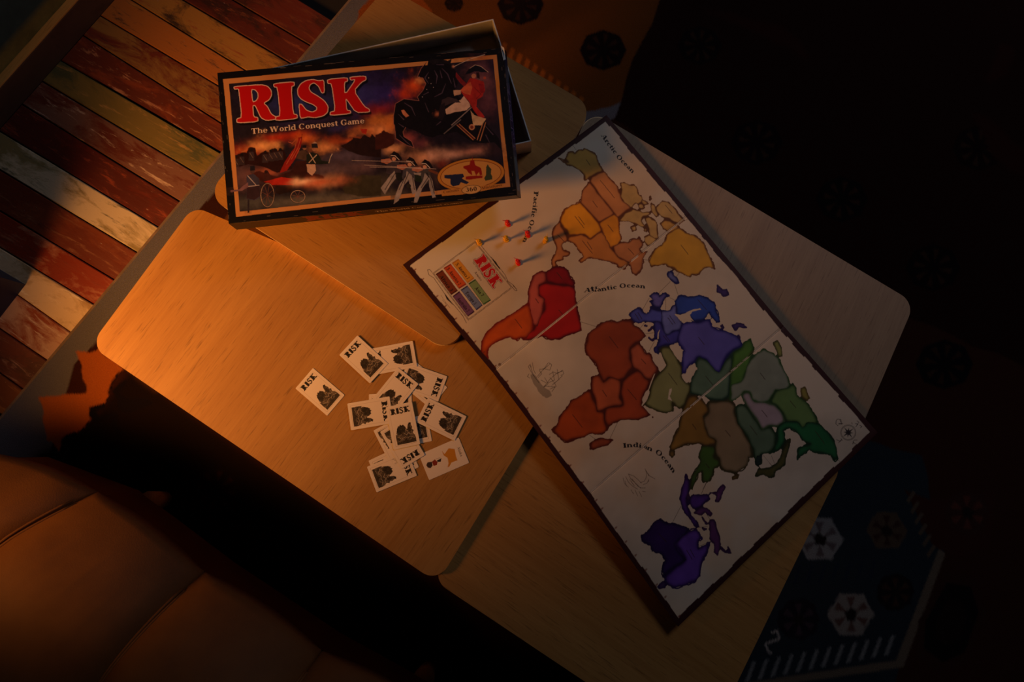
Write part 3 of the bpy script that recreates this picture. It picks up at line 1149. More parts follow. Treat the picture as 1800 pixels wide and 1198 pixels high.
# sea routes
for code, s_ in [('e', '120,510 300,565'), ('g', '1180,750 1080,960'), ('g', '860,910 930,960'), ('f', '640,110 590,175'), ('f', '520,230 390,360'), ('f', '570,260 610,380'), ('f', '275,420 195,560'),
                 ('f', '468,400 468,560'), ('f', '510,415 575,450'), ('f', '235,690 165,780'), ('f', '230,840 335,828'), ('f', '335,930 275,1040'), ('j', '580,1100 530,1198'), ('i', '285,1015 368,1115'),
                 ('i', '350,1015 380,1090'), ('k', '740,145 690,250'), ('k', '505,360 425,515'), ('k', '590,565 750,545'), ('k', '665,730 790,680'), ('b', '290,945 350,955'), ('a', '640,390 675,440'),
                 ('k', '720,400 775,490'), ('i', '890,1050 925,1080'), ('b', '700,560 740,535')]:
    Lc(code, s_, .8)
OC = (112, 66, 22)
ochre, tanc = (178, 136, 70), (176, 132, 62)
for s_ in ['60,180 100,175 150,200 200,200 230,240 240,290 270,310 280,350 240,390 210,380 170,430 120,390 90,360 60,310 75,250 70,220', '240,400 270,390 300,420 280,440 250,430',
           '360,310 375,340 355,355 350,325', '370,380 400,400 440,510 420,520 370,460', '420,420 480,360 540,370 600,430 640,490 700,550 650,590 600,570 560,540 480,520 440,480',
           '50,560 110,480 190,440 260,460 280,480 350,470 360,490 290,510 270,560 310,610 280,620 200,580 130,560', '310,540 350,520 410,560 430,600 440,740 400,740 350,700 350,640',
           '165,620 210,600 220,650 180,665', '300,720 340,700 430,745 390,790 340,810 310,780', '270,350 310,360 340,390 300,400', '300,640 330,640 320,670 300,660']:
    LD('b', s_, (186, 148, 84), OC, 3, 2)
LD('b', '460,590 500,545 560,560 620,600 650,620 540,680 490,640', (190, 140, 60), OC)
LD('b', '520,700 540,680 650,620 700,660 750,690 800,700 860,745 900,790 930,860 960,930 975,960 1010,1040 960,1020 900,1030 850,1095 780,1090 760,1120 700,1100 650,1075 560,1020 510,990 440,1005 370,1020 345,960 370,900 400,850 480,800 510,760',
   (196, 142, 34), OC, 4)
LD('a', '590,465 640,455 665,480 700,440 745,450 755,425 800,440 850,465 890,500 905,560 940,620 965,665 880,690 830,720 800,745 765,760 760,700 720,660 670,625 620,600 590,600 560,575 500,530 490,525 560,560 600,575 560,530 580,500',
   (180, 134, 54), (112, 62, 20))
LD('a', '820,770 840,720 965,665 1000,700 1030,740 1080,790 1115,840 1140,900 1170,980 1250,1050 1130,1140 1100,1150 1075,1105', (190, 122, 66), (116, 58, 20))
LD('c', '595,110 615,60 625,-35 700,-135 725,-148 830,0 1045,265 845,380', (180, 112, 58), (112, 56, 20))
LD('c', '335,350 260,440 230,540 245,600 290,730 270,800 230,860 225,920 235,970 300,950 270,890 370,870 370,825 440,815 460,790 440,765 370,740 350,690 370,650 430,620 420,560 390,500 340,430', (172, 106, 56), (106, 54, 22))
LD('c', '595,110 540,140 480,155 390,205 350,300 335,360 375,430 430,480 450,550 540,540 600,530 660,530 730,600 875,495 845,400', (216, 140, 18), (130, 66, 14))
LD('c', '845,390 1045,270 1100,320 1110,440 1120,530 1140,590 1110,640 1070,690 1000,720 950,640 900,520', (210, 132, 20), (124, 62, 16))
LD('c', '450,570 600,535 680,560 730,605 880,500 930,560 970,640 1000,720 1090,830 1180,870 1230,900 1210,950 1190,990 1140,970 1100,970 1090,930 1000,900 870,870 750,845 700,850 660,880 610,910 580,890 640,830 620,780 570,740 540,680 480,640 430,620',
   (184, 114, 48), (108, 52, 18))
LD('c', '1030,700 1110,655 1180,640 1230,650 1280,600 1350,600 1375,570 1390,610 1420,650 1410,700 1380,730 1400,770 1480,760 1420,860 1420,920 1400,1000 1340,1070 1290,1050 1270,990 1260,950 1230,900 1150,860 1090,830',
   (176, 110, 60), (108, 54, 22))
for s_ in ['900,540 940,570 970,610', '840,650 890,640 940,650', '880,700 920,690 960,720', '900,740 940,730 1000,760 1030,780', '1270,950 1310,940 1350,970', '1280,1000 1320,990 1370,1000']:
    Lc('c', s_, 1.4, (126, 60, 24))
# south america
RE = (86, 8, 10)
LD('d', '700,300 780,280 1000,310 1075,330 1090,460 1110,540 1130,650 1150,780 1050,810 930,870 830,880 740,840 620,880 560,880 520,850 510,790 650,780 700,640 770,560 750,450 700,420', (158, 20, 16), RE, 4, 5)
LD('d', '770,170 850,120 900,110 960,115 1010,150 1030,210 1080,280 1075,330 1000,300 900,300 780,270', (120, 10, 14), (80, 6, 10), 3, 5)
LD('d', '640,210 710,165 770,165 780,270 700,300 700,420 770,450 740,600 690,740 640,720 600,600 590,480 590,380 615,290', (172, 76, 62), (104, 22, 18), 3, 5)
LD('d', '600,490 520,540 380,630 250,710 150,810 100,900 95,1000 110,1060 165,1095 160,1000 190,950 280,890 400,850 470,890 510,850 560,880 640,780 640,720 620,600', (180, 70, 14), (122, 22, 10), 4, 6)
# africa
BR = (88, 30, 12)
LD('e', '290,570 340,520 430,500 520,515 560,490 650,490 700,560 760,600 810,660 740,720 640,790 640,900 680,990 580,1110 520,1130 420,1090 360,1150 320,1060 300,980 240,910 190,860 170,790 200,640', (142, 58, 26), BR, 4, 5)
LD('e', '640,790 740,720 780,790 820,860 850,840 880,920 940,1010 870,1130 800,1110 740,1030 690,1010 660,950', (160, 76, 46), BR, 3, 5)
LD('g', '880,270 970,240 1010,330 1080,270 1210,300 1190,500 1240,580 1120,590 1040,610 940,650 930,560 880,400', (168, 78, 42), BR, 3, 5)
LD('g', '1220,320 1340,220 1400,190 1460,260 1530,310 1500,400 1440,500 1430,580 1530,685 1400,740 1200,740 1110,780 1060,840 1020,740 1040,610 1240,580 1200,450', (154, 60, 26), BR, 3, 5)
LD('g', '860,410 930,560 940,650 1020,640 1030,760 1060,850 980,900 870,890 760,940 600,990 520,930 440,850 500,800 520,720 600,620 650,530 720,500 790,450', (158, 62, 16), BR, 4, 5)
LD('g', '870,1000 930,960 1000,945 1120,965 1060,1020 900,1070 865,1060', (136, 60, 34), BR, 3, 4)
bc.disc(tr('g', '1560,712')[0], 2.2, BR)
# europe
BLU = (34, 26, 92)
LD('f', '490,130 520,110 550,120 560,160 600,190 620,240 600,255 560,235 520,200 490,170', (96, 98, 150), BLU, 3, 4)
LD('f', '280,400 330,360 385,370 390,420 430,370 460,360 510,400 470,410 440,450 400,540 340,530 300,480 280,465 330,450', (92, 84, 150), BLU, 3, 4)
LD('f', '40,620 70,580 140,535 180,550 210,600 240,610 280,590 290,520 330,560 400,570 450,570 430,650 430,720 340,700 290,700 220,690 150,715 80,680', (70, 74, 158), BLU, 3, 4)
LD('f', '330,740 340,690 400,700 480,850 600,800 640,800 600,940 560,960 420,980 370,1000 380,1080 340,1050 330,1020 370,960 400,900 380,800 370,900 340,900', (58, 52, 136), BLU, 3, 4)
LD('f', '410,570 520,570 545,520 600,500 590,590 640,690 670,720 640,790 560,800 480,860 440,800 420,700', (100, 104, 168), BLU, 3, 4)
LD('f', '575,460 620,395 740,410 860,390 960,420 1030,470 1050,540 1090,640 1100,700 1060,710 1000,640 980,580 900,680 800,700 750,640 720,600 600,620 600,560', (44, 66, 150), (24, 22, 92), 4, 4)
LD('h', '480,200 530,60 600,45 700,50 850,10 880,100 1000,140 1160,200 1230,300 1220,330 1130,350 1040,450 960,630 900,590 820,480 730,430 690,450 670,510 590,560 570,630 520,630 530,480 540,380 580,400 560,380 490,300 470,240',
   (86, 78, 158), (38, 26, 108), 4, 5)
par = (226, 206, 182)
SEAS.append(tr('f', '730,580 790,555 870,540 885,560 780,580 750,620 760,650 810,705 770,680 700,665 640,690 610,650 570,610 640,620 700,600'))
SEAS.append(tr('f', '405,780 385,850 385,900 370,905 375,830'))
for s_ in ['1245,740 1300,715 1380,730 1415,770 1320,760 1280,805', '1070,270 1100,290 1130,330 1180,320 1205,385 1140,405 1120,370 1070,355', '215,740 250,745 240,755 220,750', '260,800 310,755 315,770 270,810', '270,880 290,900 330,900 325,920 290,915 270,895',
           '1110,750 1130,730 1150,770 1130,790', '1310,860 1325,855 1335,900 1315,895']:
    LD('f', s_, (62, 40, 96), (52, 26, 80), 2, 3)
# asia
GR = (44, 56, 20)
LD('h', '270,370 300,330 380,330 430,410 470,470 520,560 520,690 570,750 620,760 620,840 590,900 560,1000 500,1050 450,1020 410,960 420,1080 340,1100 200,1060 90,1000 150,880 190,720 350,540', (122, 122, 74), (64, 60, 22), 3, 4)
SEAS.append(tr('h', '380,330 470,305 530,380 520,510 470,470 430,410'))
SEAS.append(tr('h', '590,590 610,550 650,540 700,570 705,595 650,600 640,640 620,680 600,740 570,750 525,690 560,650'))
SEAS.append(tr('h', '380,820 405,810 400,860 380,900 410,960 360,940'))
LD('h', '720,450 820,490 900,590 960,630 1030,500 1120,400 1110,560 1080,680 1070,900 1000,950 830,930 740,890 690,880 620,870 640,700 700,600 690,520', (84, 108, 84), (34, 60, 40), 3, 5)
LD('h', '1250,280 1330,235 1350,300 1370,340 1330,420 1310,530 1260,640 1240,740 1150,780 1140,900 1110,930 1080,880 1090,650 1110,560 1120,400 1230,330', (72, 112, 38), (42, 76, 16), 3, 5)
LD('i', '240,180 290,150 360,185 410,230 440,300 490,400 500,450 440,490 380,480 330,570 240,590 200,570 180,500 130,490 60,560 10,570 20,440 100,420 140,340 180,240', (122, 128, 110), (52, 84, 34), 4, 4)
LD('i', '330,580 390,490 500,460 520,430 550,470 560,530 650,600 700,680 730,750 640,760 600,810 560,740 480,740 450,680 380,600', (90, 118, 60), (38, 66, 22), 3, 5)
LD('i', '60,620 110,600 150,620 200,700 270,810 340,780 380,830 380,930 330,990 260,1000 270,1080 240,1100 220,1050 210,960 180,920 130,820 80,750', (84, 104, 78), (34, 58, 28), 3, 5)
LD('i', '110,520 170,500 210,580 290,580 370,600 440,680 460,740 400,780 340,770 280,810 200,680 150,610', (146, 128, 132), (66, 88, 52), 3, 5)
LD('i', '400,790 470,740 560,740 600,800 640,745 740,760 820,840 860,900 890,1040 860,1060 830,1010 780,1000 700,990 660,960 600,1010 560,1050 565,960 620,930 680,920 600,890 560,830 500,790 440,810 460,880 420,960 380,980 330,1000 380,940 400,870',
   (28, 92, 46), (16, 50, 22), 4, 5)
LD('i', '365,100 400,85 430,140 435,210 410,210 385,150', (126, 126, 60), (84, 80, 34), 2, 3)
LD('i', '590,470 620,460 640,510 660,550 640,570 600,540', (130, 118, 50), (96, 76, 24), 2, 3)
LD('j', '600,110 720,110 870,95 930,150 920,220 960,380 1050,520 1130,660 1150,800 1090,780 1100,850 1060,920 940,990 800,970 750,930 740,820 700,780 690,640 700,590 600,540 560,430 530,300 600,260 590,170', (128, 106, 76), (66, 56, 24), 4, 5)
LD('j', '350,60 450,30 530,100 580,160 600,240 530,290 560,430 610,540 700,590 690,640 560,660 490,620 380,630 290,650 200,690 130,730 120,670 180,520 240,420 250,330 270,260', (128, 92, 34), (74, 54, 16), 3, 5)
LD('j', '125,720 175,715 180,770 150,800 120,770', (110, 82, 34), (74, 54, 20), 2, 3)
LD('j', '520,660 640,660 690,700 660,790 740,830 740,900 670,930 660,1020 620,1090 550,1105 520,1080 530,960 470,990 450,1080 400,1198 370,1180 400,1020 470,920 510,850 480,790', (56, 84, 26), (54, 54, 16), 3, 4)
LD('j', '1190,1000 1220,940 1350,930 1440,880 1480,820 1530,700 1580,580 1615,575 1600,660 1570,760 1550,880 1500,930 1440,960 1410,1040 1350,1050 1270,1010 1190,1035', (72, 66, 26), (46, 48, 16), 3, 4)
LD('j', '900,1040 980,1015 960,1060 900,1075', (120, 96, 44), (84, 62, 24), 2, 3)
LD('j', '1200,780 1260,770 1250,880 1210,905 1185,875', (26, 40, 34), (22, 34, 26), 2, 3)
# australia and the islands
VI = (48, 18, 70)
for s_ in ['550,65 580,130 575,230 550,290 560,350 600,450 650,500 670,545 630,540 580,460 520,380 495,300 520,180', '590,300 620,255 680,260 760,260 770,290 720,330 680,370 620,380 590,340']:
    LD('k', s_, (72, 36, 112), VI, 3, 4)
for s_ in ['625,420 690,370 740,380 790,430 770,450 730,410 690,440', '770,238 840,235 850,200 890,165 910,190 880,250 850,320 820,310 840,260', '700,460 750,520 735,525 705,480', '870,730 910,770 940,770 935,730 965,790 920,785 880,760', '700,560 740,570 720,580',
           '770,490 810,490 830,560 860,650 865,720 840,810 810,780 810,700 770,660 770,550', '570,235 580,270 570,300 560,270']:
    LD('k', s_, (84, 40, 84), (62, 28, 66), 2, 3)
LD('k', '140,630 200,590 270,500 320,475 390,520 470,530 580,570 560,600 450,710 550,850 380,960 340,1010 340,900 370,860 330,800 240,770 230,720 150,680', (44, 14, 74), (30, 8, 56), 4, 5)
LD('k', '580,590 640,570 670,600 700,660 660,670 660,760 740,710 770,690 740,800 700,870 680,1000 640,1050 550,1080 450,1110 390,1080 360,1040 380,990 560,850 450,710', (88, 52, 136), (50, 18, 80), 4, 5)
LD('k', '290,1100 340,1050 370,1070 360,1105 310,1115', (58, 34, 72), VI, 2, 3)
flush_lands()
# country captions: short dark words running along the board
for code, s_ in [('a', '780,540 825,605'), ('a', '930,760 1080,945'), ('a', '848,975 900,1045'), ('c', '525,295 650,455'), ('c', '575,300 655,410'), ('c', '960,410 1035,505'), ('c', '625,620 760,790'), ('c', '690,635 755,735'),
                 ('c', '1230,720 1308,808'), ('c', '300,540 395,640'), ('b', '665,798 742,898'), ('b', '510,400 580,485'), ('d', '665,445 700,495'), ('d', '450,660 525,760'), ('d', '910,565 955,615'), ('d', '890,170 950,245'),
                 ('e', '425,665 520,790'), ('e', '760,900 810,955'), ('g', '1000,410 1050,485'), ('g', '1280,400 1380,520'), ('g', '670,680 780,825'), ('f', '105,600 160,690'), ('f', '140,590 190,670'), ('f', '490,650 550,735'),
                 ('f', '510,625 580,725'), ('f', '435,860 500,940'), ('f', '460,855 520,935'), ('f', '850,880 920,970'), ('f', '840,440 945,560'), ('h', '365,635 470,775'), ('h', '800,670 900,790'), ('i', '258,345 300,400'),
                 ('i', '500,570 550,630'), ('i', '270,645 318,705'), ('i', '175,770 235,850'), ('i', '705,815 780,920'), ('j', '400,385 450,455'), ('j', '810,460 875,540'), ('j', '565,875 615,935'), ('k', '300,610 375,690'),
                 ('k', '555,760 610,850'), ('k', '590,755 630,830')]:
    q = tr(code, s_)
    bc.line(q, 1.5, (58, 34, 22), .8)
    d_ = q[1]-q[0]
    for k in range(1, 6):
        m_ = q[0]+d_*k/6
        bc.disc(m_+np.array([d_[1], -d_[0]])/np.linalg.norm(d_)*.5, .7, (50, 28, 18), .9, 6)
# fold scuffs
for k in (1, 2):
    for o_, w_, c_, al in ((0, 3.6, (240, 222, 198), .75), (-2.2, .9, (120, 92, 70), .8), (.6, .7, (176, 150, 122), .8)):
        for t0 in np.linspace(0, .97, 34):
            if rng.random() < .93:
                a_ = np.array(FT[k])*(1-t0)+np.array(FB[k])*t0
                b_ = np.array(FT[k])*(1-t0-.031)+np.array(FB[k])*(t0+.031)
                d_ = (b_-a_)/np.linalg.norm(b_-a_)
                n_ = np.array([d_[1], -d_[0]])*o_*(1 if o_ else 0)
                bc.line([a_+n_, b_+n_], w_*(.8+.4*rng.random()), c_, al)
# ocean names
NAVYK = (30, 24, 26)
text_path(bc, 'Arctic Ocean', tr('a', '932,285 1000,385 1060,460 1110,530 1180,600 1268,690'), 7.6, NAVYK, T=.17, t=.085)
text_path(bc, 'Pacific Ocean', [(938.5, 336), (937.5, 352), (936, 366), (933, 382), (929.5, 396), (925, 410), (918, 425)], 7.6, NAVYK, T=.17, t=.085)
text_path(bc, 'Atlantic Ocean', tr('e', '158,202 240,196 340,190 440,172 500,165 560,155 640,149 720,152 805,162'), 7.8, NAVYK, T=.17, t=.085)
text_path(bc, 'Indian Ocean', tr('l', '305,232 400,222 480,218 560,228 640,252 720,278 780,303 840,348 900,412 960,482 1000,542 1055,615'), 8.0, NAVYK, T=.17, t=.085)
# legend
q = tr('o', '165,480 760,30 1285,680 668,1140')
for r_ in (0, 1):
    qq = q+(q.mean(0)-q)*.03*r_
    bc.line(np.r_[qq, qq[:1]], .9, (62, 34, 26))
for s_ in ['100,450 90,430 120,425 160,470', '95,450 110,500 180,545 210,590 300,720 380,840 470,935 590,1080 640,1180', '1340,700 1290,640 1220,590 1180,500 1040,320 940,210 860,110 790,40', '1350,725 1340,700 1290,650', '1350,725 1320,720 1285,680']:
    bc.line(tr('o', s_), 1.1, (58, 36, 28))
bc.line(tr('o', '330,760 372,835 450,920'), [1, 4.5, 1], (40, 26, 22))
bc.line(tr('o', '980,250 1045,330 1110,425'), [1, 4.5, 1], (40, 26, 22))
for s_, c_, e_, w_, p_ in [('205,490 300,430 520,725 425,785', (122, 52, 26), (78, 26, 12), 'Africa 3', '265,515 430,735'), ('315,405 415,345 640,635 535,700', (208, 84, 34), (150, 44, 20), 'S. America 2', '365,410 540,645'),
                           ('430,335 525,275 750,550 655,620', (216, 146, 44), (190, 120, 40), 'N. America 3', '490,345 660,560'), ('665,622 762,560 985,860 880,925', (126, 146, 92), (52, 84, 40), 'Asia 7', '760,680 860,800'),
                           ('555,712 650,650 868,930 780,1000', (112, 122, 156), (52, 50, 92), 'Europe 5', '630,750 760,920'), ('442,800 538,730 755,1020 660,1090', (116, 74, 112), (66, 30, 60), 'Australia 2', '510,830 660,1020')]:
    q = tr('o', s_)
    bc.poly(q, e_)
    bc.poly(q+(q.mean(0)-q)*.10, c_)
    a_, b_ = tr('o', p_)
    n_ = (b_-a_)/np.linalg.norm(b_-a_)
    text(bc, w_, tuple(a_+np.array([-n_[1], n_[0]])*1.5), tuple(b_+np.array([-n_[1], n_[0]])*1.5), 5.4, (40, 22, 18), T=.17, t=.10)
a_, b_ = tr('o', '742,292 1015,690')
text(bc, 'RISK', tuple(a_), tuple(b_), 18.5, (70, 30, 24), T=.25, t=.10, outline=(1.9, (70, 30, 24)))
text(bc, 'RISK', tuple(a_), tuple(b_), 18.5, (190, 16, 16), T=.25, t=.10, outline=(.9, (232, 196, 176)))
a_, b_ = tr('o', '715,318 975,660')
text(bc, 'The World Conquest Game', tuple(a_), tuple(b_), 2.2, (70, 44, 34))
a_, b_ = tr('o', '745,465 840,590')
text(bc, 'Armies', tuple(a_), tuple(b_), 3.6, (60, 40, 34), T=.14)
for s_ in ('280,790 400,960', '300,850 360,930', '330,880 410,965'):
    bc.line(tr('o', s_), .8, (110, 84, 62), .7)
# sailing ship
SH = (48, 32, 26)
bc.poly(tr('g', '205,235 250,240 300,310 350,370 420,420 440,470 390,500 340,480 280,400 230,320'), SH, .5, wob=2)
for s_ in ['180,150 230,240 300,330', '225,105 240,190 260,230', '280,260 340,190 420,120', '300,180 350,180 400,110', '340,170 420,190 440,130 405,105', '350,380 420,290 500,220 560,200', '410,240 460,210 500,230 560,190 575,230 540,250', '440,360 500,310 560,250',
           '360,270 400,340 350,380', '420,270 470,330 490,370 420,400', '180,150 200,125 215,160', '190,230 170,260 200,280', '350,365 480,375 440,430', '300,190 330,230 290,270', '320,300 380,330', '240,250 200,140', '500,180 520,300', '450,200 470,300 400,330']:
    Lc('g', s_, .9, SH)
# sea creature
for s_ in ['380,620 420,700 480,750 560,830 640,830', '380,620 460,650 520,700 580,760', '560,750 620,730 655,660 655,600', '630,540 650,590 680,620 700,650 780,695', '640,560 690,650', '600,780 660,760 690,700 680,740', '340,660 380,740 440,800 520,850', '300,680 320,760 380,820',
           '420,860 460,920', '480,860 520,950', '540,880 580,960', '590,880 640,890', '400,700 470,800', '430,690 520,800 570,830', '330,720 350,800']:
    Lc('l', s_, .9, (84, 56, 44))
# compass
cc_ = tr('n', '910,798')[0]
t_ = np.linspace(0, 2*math.pi, 25)
for r_ in (13.6, 12.2, 4.2):
    bc.line(np.c_[cc_[0]+r_*np.cos(t_), cc_[1]+r_*np.sin(t_)], .9, (58, 46, 44))
for k in range(8):
    q = k*math.pi/4+.9
    r_ = 12 if k % 2 == 0 else 9
    bc.poly([(cc_[0]+r_*math.cos(q), cc_[1]+r_*math.sin(q)), (cc_[0]+2.6*math.cos(q+.7), cc_[1]+2.6*math.sin(q+.7)), (cc_[0]+.5, cc_[1]), (cc_[0]+2.6*math.cos(q-.7), cc_[1]+2.6*math.sin(q-.7))], (54, 42, 42))
bc.disc(cc_, 1.6, (30, 22, 22))
for s_ in ['690,600 720,560 780,570 790,640 740,650', '760,570 800,650 740,640 820,640', '700,600 690,640 730,680', '1030,640 1080,650 1040,700', '1060,590 1100,620 1060,660', '970,620 980,650', '1110,670 1150,690 1120,715', '700,920 760,950 800,920 740,980', '780,900 810,940',
           '990,990 1010,930 1070,930', '990,960 1040,1000', '985,1000 1000,990']:
    Lc('n', s_, 1.3, (62, 48, 46))
bc.disc(tr('d', '290,1140')[0], 3.6, (110, 70, 40), .8)
# dark ragged border, in board cells
bs = bc.ss
bd = (58, 20, 16)
Wb, Hb = bc.W, bc.H
g_ = np.random.default_rng(5)


def ragged(n, lo_, hi_):
    out = []
    x_ = 0.
    while x_ < n:
        L_ = g_.uniform(26, 70)
        d_ = g_.uniform(lo_, hi_)
        out += [(x_, d_), (min(x_+L_, n), d_+g_.uniform(-1.5, 1.5))]
        x_ += L_
    return out


for k, (n, lo_, hi_) in enumerate([(Wb, 22, 30), (Wb, 21, 27), (Hb, 23, 31), (Hb, 23, 31)]):
    e_ = ragged(n, lo_, hi_)
    if k == 0:
        q = [(0, 0)]+e_+[(n, 0)]
    elif k == 1:
        q = [(0, Hb)]+[(x_, Hb-y_) for x_, y_ in e_]+[(n, Hb)]
    elif k == 2:
        q = [(0, 0)]+[(y_, x_) for x_, y_ in e_]+[(0, n)]
    else:
        q = [(Wb, 0)]+[(Wb-y_, x_) for x_, y_ in e_]+[(Wb, n)]
    bc.poly_cells(np.array(q, float)-.5, (44, 16, 14), .6, soft=1)
    bc.poly_cells(np.array(q, float)-.5, bd)
for k in range(26):                         # red flecks just inside the lower long edge
    x_ = (k+.3+g_.random()*.5)*Wb/26
    bc.poly_cells(np.array([(x_, Hb-24), (x_+9, Hb-25), (x_+7, Hb-37), (x_+2, Hb-36)]), (120, 44, 30), .8, soft=1)

bimg = bc.done()
bt_ = empty('game_board', tuple(P(1125, 640, .44)))
tag(bt_, 'open three-panel game board printed with a coloured world map', 'game board')
BOL = Vector(bt_.location)
m_board = print_mat('board_print', .5, .35, .08, 300)
m_bedge = plain('board_edge_cloth', (54, 20, 16), .7)
NU = bc.w//3
for k in range(3):
    img = bimg[:, k*NU:(k+1)*NU]
    U, V = cellgrid(bc.h, NU)
    uu = (k+U*.9985+.00075)/3
    px = happly(HI[k], np.stack([uu, V], -1).reshape(-1, 2)).reshape(bc.h, NU, 2)
    zz_ = (PZ[k][0]*(1-V)+PZ[k][1]*V)*(1-U)+(PZ[k+1][0]*(1-V)+PZ[k+1][1]*V)*U-.0007*(np.exp(-U/.012)+np.exp(-(1-U)/.012))*(1 if k == 1 else .8)
    X = PV(px, zz_)-np.array(BOL)
    cs = [(0, 0), (1, 0), (1, 1), (0, 1)]
    bm = bmesh.new()
    c4 = [Vector(X[0, 0]), Vector(X[0, -1]), Vector(X[-1, -1]), Vector(X[-1, 0])]
    slab(bm, [(v.x, v.y) for v in c4], [v.z-.0026 for v in c4], [v.z-.0008 for v in c4])
    pn = obj('board_panel', bm, m_bedge, bt_)
    sheet('printed_map', X, img, m_board, pn)

# ------------------------------------------------------------------ game box: bottom tray and the lid lying askew on it
LQ = [(382, 128), (884, 84), (909, 343), (402, 393)]
LH = homog(LQ, [(0, 0), (1, 0), (1, 1), (0, 1)])
LI = np.linalg.inv(LH)
lc = Canvas(760, 400, lambda p: happly(LH, p), 2, (16, 13, 18))
LP = lambda code, s_, c, **k: lc.poly(tr(code, s_), c, **k)
LB = lambda code, x_, y_, rx, ry, c, a=1., rough=.55: lc.blob(tr(code, '%g,%g' % (x_, y_))[0], rx, ry, c, a, rough)
lc.poly([(392, 139), (873, 96), (897, 328), (415, 381)], (206, 140, 84), wob=2.5)
for x_, y_, c_ in [(880, 150, (206, 124, 30)), (888, 220, (206, 124, 28)), (893, 290, (204, 120, 30)), (850, 100, (196, 110, 44)), (480, 134, (196, 122, 70))]:
    lc.blob((x_, y_), 34, 34, c_, .8)
lc.poly([(364, 110), (392, 139), (415, 381), (390, 400)], (16, 13, 18), wob=2)
lc.poly([(873, 96), (897, 328), (920, 350), (890, 80)], (16, 13, 18), wob=2)
lc.poly([(370, 120), (890, 76), (873, 96), (392, 139)], (16, 13, 18), wob=2.5)
lc.poly([(415, 381), (897, 328), (915, 350), (400, 400)], (16, 13, 18), wob=2.5)
pic = [(402.5, 147), (867, 103.5), (888.5, 322), (421.5, 372)]
save = lc.img.copy()
lc.poly(pic, (34, 26, 40))
for a_ in [('A', 900, 960, 110, 40, (44, 50, 116), .9), ('A', 1600, 900, 60, 46, (54, 52, 124), 1), ('B', 100, 850, 54, 46, (50, 38, 112), .9), ('B', 200, 680, 46, 20, (44, 34, 84), .8), ('A', 1100, 1120, 80, 20, (60, 44, 92), .7),
           ('B', 400, 780, 26, 24, (226, 84, 34), 1), ('B', 470, 730, 14, 12, (236, 150, 90), .8), ('B', 300, 870, 24, 20, (206, 64, 30), .9), ('B', 30, 1040, 44, 20, (160, 40, 40), .8), ('B', 60, 1150, 50, 16, (224, 130, 60), .9),
           ('B', 1120, 640, 36, 50, (122, 72, 84), .8), ('B', 1180, 950, 34, 46, (112, 62, 74), .8), ('B', 1100, 760, 40, 30, (140, 86, 88), .6), ('B', 1230, 560, 16, 30, (46, 30, 56), .8),
           ('C', 380, 330, 46, 18, (186, 62, 24), .9), ('C', 560, 270, 40, 18, (250, 176, 110), 1), ('C', 700, 190, 60, 14, (184, 44, 20), .9), ('C', 900, 160, 40, 12, (190, 56, 24), .8), ('C', 1010, 200, 34, 16, (226, 110, 50), .9),
           ('C', 1190, 290, 30, 18, (244, 160, 100), 1), ('C', 1300, 220, 30, 14, (170, 70, 34), .8), ('C', 1500, 220, 60, 10, (200, 90, 44), .9), ('C', 1650, 110, 40, 16, (226, 128, 70), .9), ('C', 1350, 90, 40, 12, (60, 50, 110), .7),
           ('D', 60, 110, 30, 20, (246, 160, 100), 1), ('D', 150, 60, 24, 26, (232, 130, 60), .8), ('D', 190, 310, 34, 14, (250, 176, 120), 1), ('D', 330, 200, 26, 18, (170, 80, 80), .9), ('D', 480, 250, 26, 14, (120, 60, 70), .8),
           ('D', 500, 400, 40, 20, (232, 160, 120), .9), ('D', 800, 360, 60, 16, (226, 168, 146), 1), ('D', 1000, 330, 40, 12, (200, 130, 110), .8), ('D', 700, 470, 20, 14, (150, 60, 44), .8), ('D', 950, 300, 60, 10, (60, 40, 52), .7), ('D', 1250, 320, 36, 22, (50, 32, 40), .9),
           ('C', 1450, 380, 90, 20, (92, 76, 96), .9), ('C', 1300, 520, 80, 20, (104, 84, 96), .8), ('C', 1250, 650, 60, 18, (206, 146, 110), .8), ('C', 1600, 500, 50, 16, (110, 80, 84), .7), ('C', 350, 600, 50, 40, (120, 84, 90), .6),
           ('C', 600, 560, 44, 18, (190, 100, 70), .7), ('C', 1000, 850, 110, 18, (110, 104, 98), .8), ('C', 400, 880, 70, 22, (84, 82, 84), .8), ('C', 1500, 820, 120, 14, (120, 106, 92), .8), ('D', 60, 650, 40, 22, (86, 76, 64), .8),
           ('D', 100, 800, 60, 10, (110, 96, 82), .8), ('D', 640, 620, 14, 40, (80, 60, 60), .8)]:
    LB(*a_)
# far crowds and the hill
MB_ = (44, 18, 20)
LP('C', '215,400 260,375 320,350 380,350 400,300 430,290 470,300 490,380 560,340 580,320 620,350 640,310 680,300 710,330 740,295 780,340 800,400 860,420 860,520 700,560 560,500 400,470 300,500 215,480', MB_, wob=2, soft=1)
LP('C', '1370,280 1480,220 1500,190 1580,200 1620,160 1680,190 1700,150 1740,190 1790,140 1797,400 1600,380 1450,330', (40, 22, 22), wob=2, soft=1)
LP('D', '0,160 60,140 90,110 140,140 190,150 200,250 120,300 0,320', (66, 28, 24), wob=2, soft=1)
LP('C', '1575,95 1650,100 1640,155 1600,145', (190, 50, 34), wob=1)
LP('C', '1480,620 1600,580 1797,590 1797,800 1560,810 1420,780 1390,720 1440,650', (66, 58, 44), wob=2, soft=2)
LP('C', '430,560 520,540 700,600 800,560 1000,560 1180,590 1200,620 900,640 760,700 640,720 520,640', (70, 30, 28), wob=2, soft=2)
